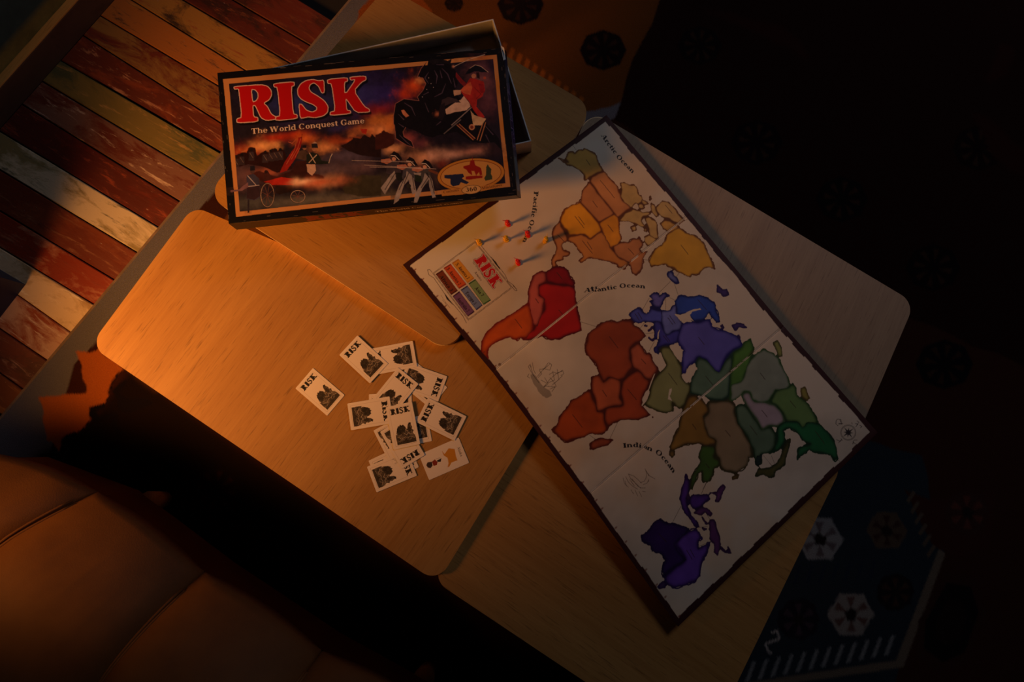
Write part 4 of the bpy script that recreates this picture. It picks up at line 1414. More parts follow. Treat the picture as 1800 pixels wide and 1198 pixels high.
for x_, y_ in [(430, 320), (330, 370), (575, 345), (635, 330), (685, 320), (735, 315), (270, 390)]:
    lc.disc(tr('C', '%g,%g' % (x_, y_))[0], 4.0, (30, 20, 26))
    LP('C', '%g,%g %g,%g %g,%g %g,%g' % (x_-26, y_+20, x_+26, y_+20, x_+32, y_+110, x_-32, y_+110), (58, 44, 52), wob=1)
    lc.line(tr('C', '%g,%g %g,%g' % (x_-16, y_+30, x_+18, y_+84)), 1.0, (150, 120, 110), .7)
# flag bearer and officer
LP('C', '925,190 965,185 950,290 900,400 850,470 800,540 730,560 770,470 830,370 900,290', (150, 34, 26), wob=2)
for s_ in ['950,200 920,300 850,420', '900,260 880,330 800,470', '940,300 890,400', '820,235 860,250 900,210']:
    lc.line(tr('C', s_), 1.4, (214, 110, 80), .8)
lc.line(tr('C', '965,150 960,200'), 1.2, (60, 30, 24))
LP('C', '930,330 990,320 1040,370 1000,430 900,410', (80, 58, 50), wob=1)
lc.disc(tr('C', '990,300')[0], 5.0, (150, 100, 80))
LP('C', '970,270 1010,270 1008,300 972,300', (30, 22, 28))
LP('C', '900,440 1010,430 1020,560 980,640 880,620 780,640 780,570 850,540', (56, 26, 26), wob=1)
LP('C', '1010,370 1070,345 1130,360 1170,430 1250,440 1245,465 1150,470 1100,470 1010,450', (34, 38, 34), wob=1)
lc.disc(tr('C', '1090,310')[0], 5.6, (170, 112, 86))
LP('C', '1062,255 1125,250 1132,300 1066,298', (40, 36, 44), wob=.5)
LP('C', '1066,250 1100,232 1128,252', (190, 150, 130))
for s_ in ['1040,350 1105,460', '1120,370 1035,455']:
    lc.line(tr('C', s_), 2.0, (214, 180, 160))
LP('C', '1010,470 1100,470 1110,540 1070,590 1020,550', (206, 164, 146), wob=1)
lc.line(tr('C', '1245,460 1262,400 1282,360'), 1.2, (226, 200, 180))
# gunner and cannon
LP('C', '380,590 450,570 510,620 515,690 520,820 460,850 375,830 385,700', (62, 58, 82), wob=1)
LP('C', '385,710 515,700 520,810 460,845 378,830', (52, 34, 46), wob=1)
lc.disc(tr('C', '442,545')[0], 6.0, (84, 58, 60))
LP('C', '415,490 465,484 470,535 418,540', (32, 28, 42), wob=.5)
for s_ in ['390,590 480,690', '395,705 515,690']:
    lc.line(tr('C', s_), 2.0, (176, 160, 168))
LP('C', '350,690 395,660 400,710 330,750 215,765 212,745 300,735', (120, 84, 96), wob=1)
lc.line(tr('C', '400,840 400,980'), 4.5, (44, 36, 48))
LP('C', '560,560 600,535 640,600 660,660 560,660', (70, 34, 34), wob=1)
lc.disc(tr('C', '585,550')[0], 4.6, (44, 26, 30))
LP('C', '560,655 750,605 880,620 880,690 640,690', (176, 40, 28), wob=1.5)
LP('C', '680,700 860,700 850,760 720,790 690,760', (40, 24, 24), wob=1)
LB('C', 990, 655, 34, 9, (255, 214, 180), 1, .2)
LB('C', 900, 655, 14, 11, (255, 196, 160), 1, .2)
LB('C', 1150, 660, 60, 12, (220, 110, 70), .8)
t_ = np.linspace(0, 2*math.pi, 25)
for cx, cy, rx, ry, c_ in [(600, 795, 72, 128, (120, 92, 80)), (920, 810, 78, 66, (108, 84, 76))]:
    q = np.c_[cx+rx*np.cos(t_), cy+ry*np.sin(t_)]
    lc.line(tr('C', ' '.join('%g,%g' % tuple(p) for p in q)), 2.6, (44, 26, 26))
    lc.line(tr('C', ' '.join('%g,%g' % tuple(p*.97+np.array([cx, cy])*.03) for p in q)), 1.3, (196, 164, 146), .8)
    for k in range(8):
        an = k*math.pi/4+.3
        lc.line(tr('C', '%g,%g %g,%g' % (cx, cy, cx+rx*.9*math.cos(an), cy+ry*.9*math.sin(an))), 1.1, (120, 70, 60), .8)
# rearing dark horse
hs = np.r_[tr('B', '545,520 480,600 440,690 500,700 530,760 500,830 440,900 460,940 380,930 300,920 210,970 190,1100 190,1180'), tr('D', '200,60 215,200 330,270 405,295 380,230 300,180 290,130 320,80 400,110 520,170 600,190 700,160 860,130 1020,235 1100,245 1250,240 1335,330 1300,200 1180,60'),
           tr('B', '1100,1080 1000,980 900,920 830,860 865,760 850,640 780,540 640,505')]
lc.poly(hs, (20, 15, 22), wob=2)
lc.line(np.r_[hs[:21], hs[20:21]], 1.3, (186, 116, 104), .7)
for s_ in [('B', '620,620 650,680 640,760'), ('B', '700,600 760,660 800,760'), ('B', '680,620 700,700'), ('B', '560,640 520,700 560,760'), ('B', '300,960 380,1010 420,1100'), ('B', '240,1080 300,1140'), ('B', '740,760 700,860 620,900'),
           ('B', '500,880 560,850'), ('D', '240,40 300,80'), ('D', '250,160 320,230 380,280'), ('D', '640,60 690,20'), ('B', '520,960 560,1060'), ('B', '820,700 840,800'), ('B', '640,560 720,560'), ('D', '1150,60 1240,160'), ('D', '1200,240 1160,160')]:
    lc.line(tr(*s_), [1, 3, 1][:len(s_[1].split())], (88, 70, 92), .75)
for x_, y_ in [(460, 690), (585, 760), (495, 900), (560, 700), (540, 820), (610, 800)]:
    lc.disc(tr('B', '%g,%g' % (x_, y_))[0], 1.1, (180, 160, 170))
LP('B', '270,1040 300,1035 355,1100 320,1115 290,1085', (196, 120, 90), wob=.5)
LB('B', 650, 1080, 8, 7, (190, 110, 80), .8)
LP('B', '545,525 640,500 760,520 800,500 790,560 700,540 600,560', (30, 24, 30), wob=2)
# rider
LP('B', '850,640 900,700 960,760 930,790 880,740 845,690', (130, 34, 40), wob=1)
LP('B', '960,760 1000,700 1060,710 1140,740 1155,820 1130,890 1070,930 1060,1000 1150,1110 1110,1130 1040,1050 980,940 930,890 900,850', (176, 42, 36), wob=1.5)
LP('B', '930,790 1000,740 1020,800 1000,880 930,860 890,830', (206, 92, 60), wob=1)
lc.line(tr('B', '1040,800 1110,870 1060,920'), 2.0, (120, 20, 24), .8)
LP('B', '1080,760 1140,770 1150,850 1110,860', (150, 30, 34), wob=1)
lc.disc(tr('B', '1035,680')[0], 6.4, (200, 130, 100))
lc.disc(tr('B', '1150,700')[0], 4.0, (170, 76, 56))
LP('B', '1060,640 1090,640 1100,710 1070,700', (50, 26, 28))
LP('B', '942,668 990,595 1050,560 1110,575 1190,642 1110,640 1040,632 990,655', (26, 22, 34), wob=1)
lc.line(tr('B', '990,600 1050,563 1110,578 1188,640'), 1.2, (220, 180, 160), .9)
lc.line(tr('B', '820,585 900,545 1000,500 1150,455'), 1.2, (226, 200, 180), .9)
LB('B', 820, 580, 4, 4, (200, 130, 100), 1, 0)
LP('B', '725,1040 800,985 900,930 930,890 985,960 1000,1000 960,1040 830,1060 750,1085', (214, 176, 156), wob=1)
LP('B', '700,930 760,900 850,920 900,960 820,960 740,990 690,980', (60, 46, 52), wob=1)
LP('B', '820,830 900,830 900,870 830,890', (206, 160, 130), wob=1)
LP('B', '680,990 730,960 740,1060 700,1150 660,1130', (34, 26, 34), wob=1)
LP('B', '1000,1040 1040,1090 1165,1130 1120,1198 1030,1198', (206, 168, 130), wob=1)
for s_, w_, c_ in [('1010,1010 900,1110 800,1198', 2.6, (150, 132, 132))]:
    lc.line(tr('B', s_), w_, c_)
lc.line(tr('D', '900,0 720,150'), 2.6, (120, 106, 110))
for s_ in ['855,55 1030,215', '880,45 1050,200', '1130,40 1070,215', '1160,30 1100,225']:
    lc.line(tr('D', s_), 2.2, (190, 124, 84))
lc.line(tr('D', '866,50 1040,208'), 1.4, (120, 40, 30))
lc.disc(tr('D', '1015,80')[0], 8.0, (190, 130, 96))
lc.disc(tr('D', '1015,80')[0], 4.5, (120, 50, 40))
# three musketeers
for k, (dx, dy) in enumerate([(0, 0), (165, 60), (325, 85)]):
    T_ = lambda s__: ' '.join('%g,%g' % (float(v.split(',')[0])+dx, float(v.split(',')[1])+dy) for v in s__.split())
    LP('D', T_('130,440 240,430 270,560 200,600 110,560'), [(70, 58, 66), (84, 78, 86), (76, 70, 70)][k], wob=1)
    lc.disc(tr('D', T_('195,415'))[0], 5.4, (214, 150, 120))
    LP('D', T_('148,375 195,332 240,355 285,425 240,425 200,395'), (26, 20, 26), wob=1)
    lc.line(tr('D', T_('160,375 205,380 250,425')), 1.5, (236, 210, 196))
    LP('D', T_('60,420 150,410 180,440 120,470 60,450'), (190, 120, 96), wob=1)
for s_ in ['-250,430 0,436 400,446', '-120,478 640,520', '-60,500 300,505 520,520']:
    lc.line(tr('D', s_), 1.2, (196, 170, 160), .9)
lc.line(tr('D', '560,530 660,570'), 6.5, (120, 66, 44))
WH = (168, 152, 148)
for s_ in ['330,540 385,590 300,690 245,850 190,890 200,830 250,690 320,600', '350,560 405,620 430,770 390,790 355,660', '520,560 570,620 490,730 440,870 405,875 420,780 500,640', '560,580 600,640 635,820 600,825 565,700', '200,540 130,620 55,720 100,790 150,700 215,620',
           '400,560 480,560 470,620 420,600']:
    LP('D', s_, WH, wob=1)
for s_ in ['320,580 250,740', '210,560 100,740', '560,600 480,720', '580,620 620,780', '390,600 410,740', '350,560 300,680', '540,560 590,640']:
    lc.line(tr('D', s_), 2.0, (34, 24, 28), .9)
LP('D', '210,560 270,560 290,640 240,650', (36, 34, 32), wob=1)
LP('D', '410,580 480,590 490,660 420,650', (40, 46, 34), wob=1)
lc.disc(tr('D', '350,700')[0], 6.0, (50, 44, 40))
_n = fractal(lc.H, lc.W, 70, 3, 501)*.6+fractal(lc.H, lc.W, 16, 3, 502)*.4
lc.img *= (.45+1.1*_n)[..., None]
# keep the picture inside its frame, except what breaks out of it
mk = lc.mask(lc.cells(np.array(pic)))
inside = np.zeros((lc.H, lc.W), bool)
inside[mk[0]:mk[1], mk[2]:mk[3]] = mk[4]
for brk in [hs[:14], tr('B', '540,600 560,500 640,440 760,470 870,440 1160,440 1160,480 860,620'), tr('C', '150,720 330,700 330,800 150,800'), tr('C', '360,900 440,900 440,1000 360,1000'), tr('D', '160,700 300,700 240,900 160,900'),
            tr('D', '380,740 480,740 460,885 380,885'), tr('D', '560,720 650,720 650,840 560,840'), tr('D', '1250,240 1420,240 1420,450 1250,450')]:
    q = lc.mask(lc.cells(brk))
    if q:
        inside[q[0]:q[1], q[2]:q[3]] |= q[4]
lc.img = np.where(inside[..., None], lc.img, save)
# medallion with the three miniatures
def ell(cx, cy, rx, ry, an=-.11, n=40):
    t = np.linspace(0, 2*math.pi, n, endpoint=False)
    x_, y_ = rx*np.cos(t), ry*np.sin(t)
    return np.c_[cx+x_*math.cos(an)-y_*math.sin(an), cy+x_*math.sin(an)+y_*math.cos(an)]


ec = tr('D', '1005,580')[0]
lc.poly(ell(*ec, 60, 29), (34, 18, 16))
lc.poly(ell(*ec, 59, 28), (206, 134, 50))
lc.poly(ell(*ec, 54, 24.5), (110, 30, 18))
lc.poly(ell(*ec, 53, 23.5), (214, 150, 76))
LP('D', '725,585 860,575 920,570 935,600 910,620 985,660 960,680 900,660 880,690 820,705 790,680 790,625 725,615', (38, 42, 74), wob=.6)
LP('D', '925,490 990,475 1000,430 1040,425 1050,480 1110,510 1125,580 1100,590 1090,550 1060,590 1040,540 1010,540 1020,590 980,560 960,530 925,510', (156, 32, 22), wob=.6)
lc.line(tr('D', '1018,400 1025,440'), 1.6, (156, 32, 22))
LP('D', '950,600 1050,590 1130,590 1125,615 1000,632 950,630', (156, 32, 22), wob=.6)
LP('D', '1165,500 1180,470 1200,500 1220,520 1215,570 1230,600 1228,630 1160,645 1145,620 1165,580', (62, 72, 50), wob=.6)
LP('D', '690,745 900,725 1100,700 1345,672 1350,705 1110,755 900,790 700,805', (206, 136, 62))
lc.poly(ell(*tr('D', '1010,737')[0], 17.5, 8), (40, 24, 18))
lc.poly(ell(*tr('D', '1010,737')[0], 16.5, 7.2), (226, 170, 104))
a_, b_ = tr('D', '950,762 1072,748')
text(lc, '360', tuple(a_), tuple(b_), 7.6, (26, 18, 18), T=.15)
a_, b_ = tr('D', '715,778 880,752')
text(lc, 'Contains', tuple(a_), tuple(b_), 4.6, (84, 40, 22), T=.13)
a_, b_ = tr('D', '1120,735 1335,700')
text(lc, 'Miniatures', tuple(a_), tuple(b_), 4.6, (84, 40, 22), T=.13)
# title
TT = [('245,790 530,770 600,785 640,830 645,880 620,930 560,965 600,1000 640,1080 690,1110 715,1100 720,1130 590,1150 530,1120 490,1030 470,990 445,990 455,1110 500,1115 500,1160 280,1175 275,1130 330,1115 300,850 295,815 250,820', '430,820 470,825 500,860 500,910 480,940 445,955'),
      ('665,760 880,738 885,780 850,793 872,1080 912,1085 915,1128 685,1150 685,1110 735,1098 705,800 668,795', ''),
      ('920,880 915,820 950,760 1010,725 1080,715 1140,730 1195,720 1200,855 1170,860 1140,790 1090,750 1050,770 1035,810 1060,850 1130,890 1200,940 1240,1000 1235,1060 1190,1100 1100,1120 1030,1110 990,1120 945,1125 930,975 960,975 1010,1040 1070,1060 1115,1040 1120,1010 1080,980 1000,950 950,920', ''),
      ('1230,715 1440,695 1445,735 1410,745 1415,880 1530,715 1475,725 1465,690 1635,678 1640,720 1590,745 1510,835 1620,1000 1675,1030 1675,1060 1530,1065 1440,935 1425,920 1435,1040 1475,1045 1478,1075 1260,1095 1260,1060 1315,1045 1275,760 1235,760', '')]


def loop(code, s_, off=(0, 0)):
    """closed outline softened once (Chaikin)"""
    q = tr(code, s_)+np.array(off)
    nx = np.roll(q, -1, 0)
    return np.stack([q*.82+nx*.18, q*.18+nx*.82], 1).reshape(-1, 2)


for out_, hole in TT:
    lc.poly(loop('A', out_, (3.5, 4.5)), (10, 8, 12), .9, soft=2)
for out_, hole in TT:
    q = loop('A', out_)
    lc.poly(q, (196, 14, 16))
    for r_ in (q, loop('A', hole) if hole else None):
        if r_ is None:
            continue
        if r_ is not q:
            lc.poly(r_, (40, 40, 86))
        lc.line(np.r_[r_, r_[:1]], 1.9, (240, 200, 186))
a_, b_ = tr('C', '430,152 1622,38')
text(lc, 'The World Conquest Game', tuple(a_+np.array([1, 1.2])), tuple(b_+np.array([1, 1.2])), 9.6, (16, 12, 20), T=.13)
text(lc, 'The World Conquest Game', tuple(a_), tuple(b_), 9.6, (236, 204, 186), T=.13)
# scuffed black rim
g_ = np.random.default_rng(9)
for k in range(70):
    e_ = g_.integers(4)
    t0 = g_.random()
    L_ = g_.uniform(.002, .03)
    d_ = g_.random()**3*.03
    q = {0: [(t0, d_), (t0+L_, d_)], 1: [(t0, 1-d_*1.6), (t0+L_, 1-d_*1.6)], 2: [(d_*.6, t0), (d_*.6, t0+L_)], 3: [(1-d_*.6, t0), (1-d_*.6, t0+L_)]}[int(e_)]
    lc.line(happly(LI, np.array(q)), g_.uniform(.5, 1.3), (120, 104, 96), .7)

LT = .530
m_lid = print_mat('lid_print', .38, .5, .1, 260)
m_card = plain('grey_board', (176, 164, 150), .85, .06, 40)
m_white = plain('white_board', (214, 206, 196), .8, .06, 40)
m_black = plain('lid_black_paper', (16, 13, 16), .6, spec=.25)
lid = empty('game_box_cover', tuple(P(640, 240, .50)))
tag(lid, 'black game box lid with a battle picture and big red lettering', 'box lid')
LO = Vector(lid.location)
U, V = cellgrid(lc.h, lc.w)
px = happly(LI, np.stack([U, V], -1).reshape(-1, 2)).reshape(lc.h, lc.w, 2)
dz = .0012*np.sin(U*3.1)*np.sin(V*3.1)+.0006*np.sin(U*9)*np.sin(V*5)
X = PV(px, LT+dz)-np.array(LO)
sheet('printed_top', X, lc.done(), m_lid, lid)
tc4 = [P(*c, LT)-LO for c in LQ]
lowp = [tc4[0]+Vector((-.0005, .0005, -.031)), None, None, tc4[3]+Vector((-.0005, -.0005, -.034))]
br_low = P(916, 348, LT-.032)-LO
tr_low = P(890, 90, LT-.031)-LO


def panel(name, quad, img, mat, th=.0016):
    """thin board panel (top edge a-b, bottom edge d-c) with its printed outside as a sheet"""
    a_, b_, c_, d_ = [np.array(v, float) for v in quad]
    h_, w_ = img.shape[:2]
    U, V = cellgrid(h_, w_)
    X = a_*((1-U)*(1-V))[..., None]+b_*(U*(1-V))[..., None]+c_*(U*V)[..., None]+d_*((1-U)*V)[..., None]
    n_ = np.cross(b_-a_, d_-a_)
    n_ /= np.linalg.norm(n_)
    out_ = n_ if n_ @ ((a_+b_+c_+d_)/4*np.array([1, 1, 0])) > 0 else -n_
    bm = bmesh.new()
    vs = [bm.verts.new(tuple(p-out_*k)) for k in (.0004, th) for p in (a_, b_, c_, d_)]
    for f in ((0, 1, 2, 3), (7, 6, 5, 4), (0, 4, 5, 1), (1, 5, 6, 2), (2, 6, 7, 3), (3, 7, 4, 0)):
        bm.faces.new([vs[i] for i in f])
    o = obj(name, bm, m_black, lid)
    sheet('printed_side', X, img, mat, o)
    return o


def side_canvas(w, h, wpx, hpx, paint):
    c = Canvas(w, h, lambda p: np.asarray(p)/np.array([wpx, hpx]), 2, (9, 7, 9))
    paint(c)
    return c.done()


def front_art(c):
    c.poly([(10, 0), (120, 0), (120, 2), (10, 2)], (60, 44, 40), wob=1)
    text(c, 'RISK', (130, 33), (235, 33), 26, (110, 22, 18), T=.2, t=.07, outline=(1.0, (130, 52, 36)))
    text(c, 'The World Conquest Game', (255, 24), (410, 24), 9, (196, 170, 156))
    for k in range(30):
        x_ = g_.uniform(0, 500)
        c.line([(x_, g_.uniform(0, 3)), (x_+g_.uniform(4, 20), g_.uniform(0, 3))], .9, (130, 96, 76), .8)


def right_art(c):
    c.poly([(10, 8), (70, 8), (76, 22), (60, 36), (10, 34)], (70, 86, 96), wob=2)
    c.poly([(70, 4), (250, 4), (250, 40), (70, 40)], (30, 40, 66), soft=2)
    text(c, 'RISK', (84, 33), (200, 33), 25, (60, 40, 70), T=.22, t=.07, outline=(1.6, (170, 130, 170)))


fr_img = side_canvas(700, 50, 510, 40, front_art)
rt_img = side_canvas(360, 50, 262, 40, right_art)
pl_img = side_canvas(120, 10, 262, 40, lambda c: None)
panel('front_side', (tc4[3], tc4[2], br_low, lowp[3]), fr_img, m_lid)
o = panel('right_side', (tc4[2], tc4[1], tr_low, br_low), rt_img, m_lid)
panel('left_side', (tc4[0], tc4[3], lowp[3], lowp[0]), pl_img, m_lid)
panel('back_side', (tc4[1], tc4[0], lowp[0], tr_low), pl_img, m_lid)
# torn white corner
bm = bmesh.new()
q = [P(880, 80, LT+.0008)-LO, P(886, 84, LT+.0008)-LO, P(889, 104, LT-.002)-LO, P(885, 106, LT+.0006)-LO]
vs = [bm.verts.new(v) for v in q]+[bm.verts.new(v+Vector((0, 0, -.001))) for v in q]
for f in ((0, 1, 2, 3), (7, 6, 5, 4), (0, 4, 5, 1), (1, 5, 6, 2), (2, 6, 7, 3), (3, 7, 4, 0)):
    bm.faces.new([vs[i] for i in f])
tag(obj('torn_corner', bm, m_white, lid), 'torn white paper corner')

RZB = .4972
BQ = [(867, 33), (934, 248), (461, 353), (394, 138)]
bx = empty('box_tray', tuple(P(664, 193, .4505)))
tag(bx, 'open white cardboard box bottom sticking out from under the black lid', 'box')
XO = Vector(bx.location)
bq = [P(*c, RZB)-XO for c in BQ]
bcen = sum(bq, Vector())/4
th = .0022
inn = []
for i in range(4):
    p, a_, b_ = bq[i], bq[i-1], bq[(i+1) % 4]
    inn.append(p+(a_-p).normalized()*th+(b_-p).normalized()*th)
zf = .4506-XO.z
for i in range(4):
    j = (i+1) % 4
    for nm, A_, B_, C_, D_, m_ in (('side_wall', bq[i], bq[j], inn[j], inn[i], m_white),):
        bm = bmesh.new()
        slab(bm, [(v.x, v.y) for v in (A_, B_, C_, D_)], zf, RZB-XO.z, .0003, 1)
        obj(nm, bm, m_, bx)
        bm = bmesh.new()                     # lining of the inside face
        e_ = (bcen-(C_+D_)/2)
        e_.z = 0
        e_ = e_.normalized()*.0004
        q = [D_, C_, C_+e_, D_+e_]
        slab(bm, [(v.x, v.y) for v in q], zf+.002, RZB-XO.z-.0012)
        obj('lining', bm, m_card, bx)
bm = bmesh.new()
slab(bm, [(v.x, v.y) for v in inn], zf, zf+.002)
obj('bottom', bm, m_card, bx)

# ------------------------------------------------------------------ cards
CWp, CHp = 47., 75.
kk = (P(700, 720, .43)-P(701, 720, .43)).length
cw, chh = CWp*kk, CHp*kk
m_cardp = print_mat('card_print', .5, .4, .04, 500)
m_stock = plain('card_stock', (226, 210, 190), .7, .03)


def card_face():
    c = Canvas(112, 178, lambda p: np.asarray(p)/np.array([CWp, CHp]), 3, (238, 214, 190))
    R_ = lambda x0, y0, x1, y1, w, col: c.line([(x0, y0), (x1, y0), (x1, y1), (x0, y1), (x0, y0)], w, col)
    R_(4.6, 4.2, 42.4, 70.6, .8, (170, 140, 118))
    c.poly([(6, 5.5), (41, 5.5), (41, 17), (6, 17)], (238, 214, 190))
    text(c, 'RISK', (6.4, 15.6), (40.8, 15.6), 10.2, (24, 16, 16), T=.25, t=.12)
    body = [(8, 69), (8, 55), (8.8, 50), (10, 52), (10.5, 46), (13, 40), (15, 36.5), (17, 38), (19, 34.5), (21, 37), (24, 35.5), (26.5, 39), (28, 43.5), (30, 44.5), (31, 41), (32.5, 37), (35, 33.8),
            (39, 35), (37.5, 37.5), (39, 42), (38, 46), (41, 49), (38.5, 52.5), (41.6, 57), (42, 69)]
    c.poly(body, (58, 42, 30), wob=1.5)
    m = c.mask(c.cells(body))
    y0, y1, x0, x1, mm = m
    n1 = fractal(y1-y0, x1-x0, 9, 3, 77)
    sw = np.clip((np.sin(n1*34)-.35)*2.2, 0, 1)*mm
    c.blend((y0, y1, x0, x1), sw, lin((196, 168, 140)), .62)
    dkn = np.clip((fractal(y1-y0, x1-x0, 7, 3, 78)-.5)*6, 0, 1)*mm
    c.blend((y0, y1, x0, x1), dkn, lin((28, 20, 16)), .7)
    c.poly([(12, 41), (17, 37), (24, 37), (27, 42), (25, 48), (20, 47), (18, 52), (13, 52), (11, 47)], (34, 24, 18), .85, wob=1)
    c.poly([(9, 65), (20, 63), (30, 65), (42, 60), (42, 69), (8, 69)], (46, 34, 24), .8, wob=1)
    c.poly([(32.5, 37), (36, 34), (38.5, 35.5), (36.5, 38)], (24, 18, 16))
    c.poly([(31, 42), (36, 41), (36.5, 48), (32, 50)], (50, 38, 30), .9)
    for q in ([(22, 50), (27, 54), (31, 52)], [(30, 49), (33, 54), (38, 55)], [(12, 56), (17, 60), (24, 58)], [(28, 60), (33, 58), (40, 62)], [(27, 45), (30, 48)]):
        c.line(q, 1.1, (214, 188, 160), .9)
    return c.done()


AK = [tr('E', q)[0] for q in ('1190,768', '1257,930', '978,1057', '911,893')]
AH = homog(AK, [(0, 0), (1, 0), (1, 1), (0, 1)])


def card_back():
    c = Canvas(112, 178, lambda p: happly(AH, p), 3, (238, 214, 190))
    E_ = lambda s_, col, **k: c.poly(tr('E', s_), col, **k)
    E_('1070,858 1090,880 1120,840 1160,843 1168,890 1178,918 1135,935 1122,960 1108,968 1116,940 1110,905 1085,890', (206, 132, 34), wob=.6)
    E_('960,960 970,940 1000,935 1005,960 990,978 970,975', (60, 42, 40), wob=.6)
    E_('1000,935 1020,918 1040,935 1035,955 1010,962', (140, 46, 30), wob=.6)
    E_('1035,925 1068,908 1062,932 1040,935', (44, 34, 34), wob=.6)
    c.line(tr('E', '1030,915 1060,905'), 1.0, (60, 40, 36))
    a_, b_ = tr('E', '1178,832 1200,893')
    text(c, 'Alaska', tuple(a_), tuple(b_), 4.6, (60, 44, 34), T=.13)
    return c.done()


def card_meshes(nm, img):
    pts = rounded([(-cw/2, chh/2), (cw/2, chh/2), (cw/2, -chh/2), (-cw/2, -chh/2)], .0016, 4)
    bm = bmesh.new()
    slab(bm, pts, 0, .00030)
    o = obj('playing_card', bm, m_stock)
    h_, w_ = img.shape[:2]
    U, V = cellgrid(h_, w_)
    X = np.stack([(U-.5)*cw*.985, (.5-V)*chh*.99, np.full(U.shape, .00036)], -1)
    sheet('printed_face', X, img, m_cardp, o)
    return o


def E4(s_):
    return tr('E', s_)


def x4(*q):
    return np.array(q, float)


CARDS = [  # TL, TR, BR, BL photo points, layer, label
    (E4('72,435 190,297 412,480 295,617'), 0, 'white game card lying alone on the table, left of the spread'),
    (x4((649, 739), (648, 692), (724, 690), (725, 737)), 0, 'card under the centre of the spread, only its left and right corners showing'),
    (x4((685, 788), (677, 742), (751, 729), (759, 775)), 0, 'card whose dark picture end sticks out right of the topmost upright card'),
    (x4((756, 716), (785, 680), (729, 635), (700, 671)), 0, 'card peeping out below the card with sideways lettering at the upper right of the spread'),
    (x4((720, 778), (737, 818), (665, 853), (646, 811)), 0, 'card mostly hidden behind the lowest card of the spread, its upper strip showing'),
    (np.array(AK), 0, 'face-up card with a yellow territory and a small soldier, right of the lowest cards'),
    (x4((733, 801), (692, 823), (656, 757), (697, 735)), 1, 'card with only a slanting dark picture strip showing, left below the centre card'),
    (x4((785, 661.3), (769.2, 705.2), (701, 681), (717, 637)), 1, 'card with sideways lettering at the upper right of the spread'),
    (E4('628,335 600,168 862,118 890,285'), 2, 'card at the top of the spread, lettering hidden, horseman on its right end'),
    (x4((719, 787), (733.3, 831), (661, 868), (642.3, 825.4)), 1, 'lowest card of the spread with only the last letter uncovered'),
    (x4((746.7, 799), (706, 823.6), (668, 759), (709, 734)), 2, 'upside-down card below the centre card, its lettering uncovered'),
    (E4('371,205 488,78 708,268 588,397'), 3, 'uppermost card of the spread, tilted, fully uncovered, with lettering at upper left'),
    (E4('770,300 903,408 728,624 595,516'), 3, 'card slanting down to the left in the upper middle of the spread'),
    (E4('897,655 968,503 1238,632 1160,782'), 2, 'fully uncovered tilted card at the right side of the spread'),
    (E4('718,483 742,655 450,725 425,550'), 4, 'card lying crosswise at the left of the spread, horseman on its left end'),
    (x4((680.3, 715.7), (726.3, 705.7), (736, 780), (690, 790)), 5, 'upright card on top in the centre of the spread')]
front = card_meshes('front', card_face())
alaska = card_meshes('back', card_back())
fused = False
for q, lay, lab in CARDS:
    z = .4348+lay*.00055
    w_ = [P(*c, z) for c in q]
    cen = sum(w_, Vector())/4
    ax = (w_[1]-w_[0])+(w_[2]-w_[3])
    rz = math.atan2(ax.y, ax.x)
    if 'territory' in lab:
        o = alaska
    elif not fused:
        o, fused = front, True
    else:
        o = front.copy()
        COL.objects.link(o)
        for c_ in front.children:
            d_ = c_.copy()
            COL.objects.link(d_)
            d_.parent = o
    o.location = cen
    o.rotation_euler = (0, 0, rz)
    tag(o, lab, 'card', 'game cards scattered on the table')

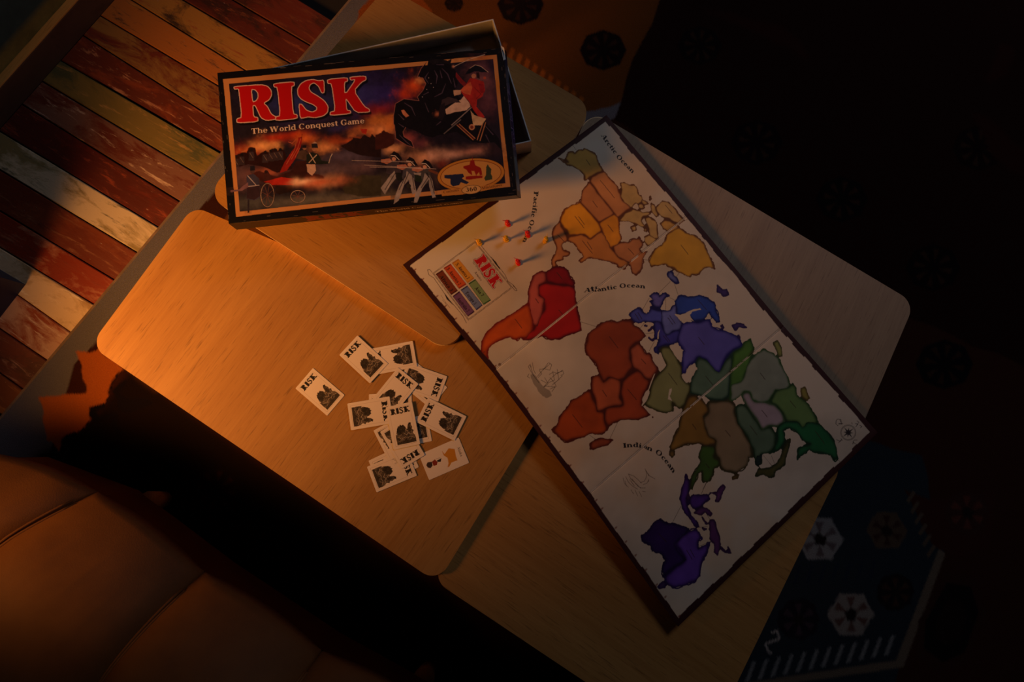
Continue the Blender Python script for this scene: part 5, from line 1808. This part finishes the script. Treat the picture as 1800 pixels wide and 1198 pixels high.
# ------------------------------------------------------------------ toy soldiers
def soldier(mat, nm):
    """18 mm plastic infantryman: one skinned body on its base; hat and musket are parts"""
    mm = .001
    J_ = dict(pel=(0, 0, 8.2), ch=(0, 0, 12.2), nk=(0, 0, 13.8), hd=(.2, 0, 15.6), lk=(.7, 1.2, 5.2), lf=(0, 1.7, 1.6), rk=(-.9, -1.2, 5.2), rf=(-1.6, -1.7, 1.6),
              ls=(.2, 2.1, 12.6), le=(2.4, 2.4, 11.0), lh=(3.6, 1.0, 12.4), rs=(0, -2.1, 12.6), re=(.6, -3.1, 10.4), rh=(2.2, -1.4, 11.2))
    rad = dict(pel=1.7, ch=1.9, nk=.9, hd=1.35, lk=1.0, lf=.9, rk=1.0, rf=.9, ls=1.0, le=.75, lh=.7, rs=1.0, re=.75, rh=.7)
    ks = list(J_)
    ed = [('pel', 'ch'), ('ch', 'nk'), ('nk', 'hd'), ('pel', 'lk'), ('lk', 'lf'), ('pel', 'rk'), ('rk', 'rf'), ('ch', 'ls'), ('ls', 'le'), ('le', 'lh'), ('ch', 'rs'), ('rs', 're'), ('re', 'rh')]
    me = bpy.data.meshes.new('body')
    me.from_pydata([tuple(v) for v in J_.values()], [(ks.index(a_), ks.index(b_)) for a_, b_ in ed], [])
    tmp = bpy.data.objects.new('tmp', me)
    COL.objects.link(tmp)
    md = tmp.modifiers.new('skin', 'SKIN')
    md.use_smooth_shade = True
    for i, v in enumerate(me.skin_vertices[0].data):
        v.radius = (rad[ks[i]]*1.35, rad[ks[i]]*1.35)
        v.use_root = ks[i] == 'pel'
    tmp.modifiers.new('sub', 'SUBSURF').levels = 1
    dg = bpy.context.evaluated_depsgraph_get()
    em = bpy.data.meshes.new_from_object(tmp.evaluated_get(dg))
    bpy.data.objects.remove(tmp)
    bm = bmesh.new()
    bm.from_mesh(em)
    t = np.linspace(0, 2*math.pi, 20, endpoint=False)
    slab(bm, [(4.3*math.cos(a_), 3.4*math.sin(a_)) for a_ in t], 0, 1.2, .3)
    slab(bm, [(-2.6, -1.5), (-1.5, -1.5), (-1.5, 1.5), (-2.6, 1.5)], 9.8, 12.6, .3)     # knapsack
    bmesh.ops.scale(bm, vec=(mm*1.3, mm*1.3, mm*1.05), verts=bm.verts)
    o = obj('toy_soldier', bm, mat, smooth=True)
    bm = bmesh.new()
    t = np.linspace(0, 2*math.pi, 12, endpoint=False)
    slab(bm, [((2.3+.7*math.cos(3*a_))*math.cos(a_)+.2, (2.3+.7*math.cos(3*a_))*math.sin(a_)) for a_ in t], 16.3, 16.9, .15)
    slab(bm, [(1.2*math.cos(a_)+.2, 1.2*math.sin(a_)) for a_ in t], 16.7, 17.9, .3)
    bmesh.ops.scale(bm, vec=(mm*1.3, mm*1.3, mm*1.05), verts=bm.verts)
    obj('hat', bm, mat, o)
    bm = bmesh.new()
    tube(bm, [(1.4, -2.2, 10.4), (2.6, -.9, 11.6), (4.4, 1.4, 13.4), (6.4, 3.4, 14.9)], [.7, .5, .4, .28], 6)
    bmesh.ops.scale(bm, vec=(mm*1.3, mm*1.3, mm*1.05), verts=bm.verts)
    obj('musket', bm, mat, o)
    return o


def plast(nm, c):
    m, nt, b = nodes_of(nm)
    b.inputs['Base Color'].default_value = l4(c)
    b.inputs['Roughness'].default_value = .35
    b.inputs['Subsurface Weight'].default_value = .15
    b.inputs['Subsurface Radius'].default_value = (.002, .001, .0005)
    return m


red = soldier(plast('red_plastic', (232, 44, 34)), 'red')
yel = soldier(plast('yellow_plastic', (240, 176, 28)), 'yellow')
used = set()
MIN = [(red, 893, 394, 2.4, 'red plastic toy soldier farthest up the board, nearest the box'), (red, 928, 413, 2.1, 'red plastic toy soldier standing on the Pacific lettering'),
       (red, 911, 462, 2.0, 'red plastic toy soldier standing by itself above the legend title'), (yel, 843, 427, 2.3, 'yellow plastic toy soldier at the top corner of the legend'),
       (yel, 890, 421, 2.5, 'yellow plastic toy soldier between the upper red soldier and the legend'), (yel, 959, 423, .8, 'yellow plastic toy soldier beside the yellow coast of the map')]
for src, x_, y_, rz, lab in MIN:
    o = src
    if src in used:
        o = src.copy()
        COL.objects.link(o)
        for c_ in src.children:
            d_ = c_.copy()
            COL.objects.link(d_)
            d_.parent = o
    used.add(src)
    o.location = P(x_, y_, .4538)
    o.rotation_euler = (0, 0, rz)
    tag(o, lab, 'toy soldier', 'toy soldiers on the game board')
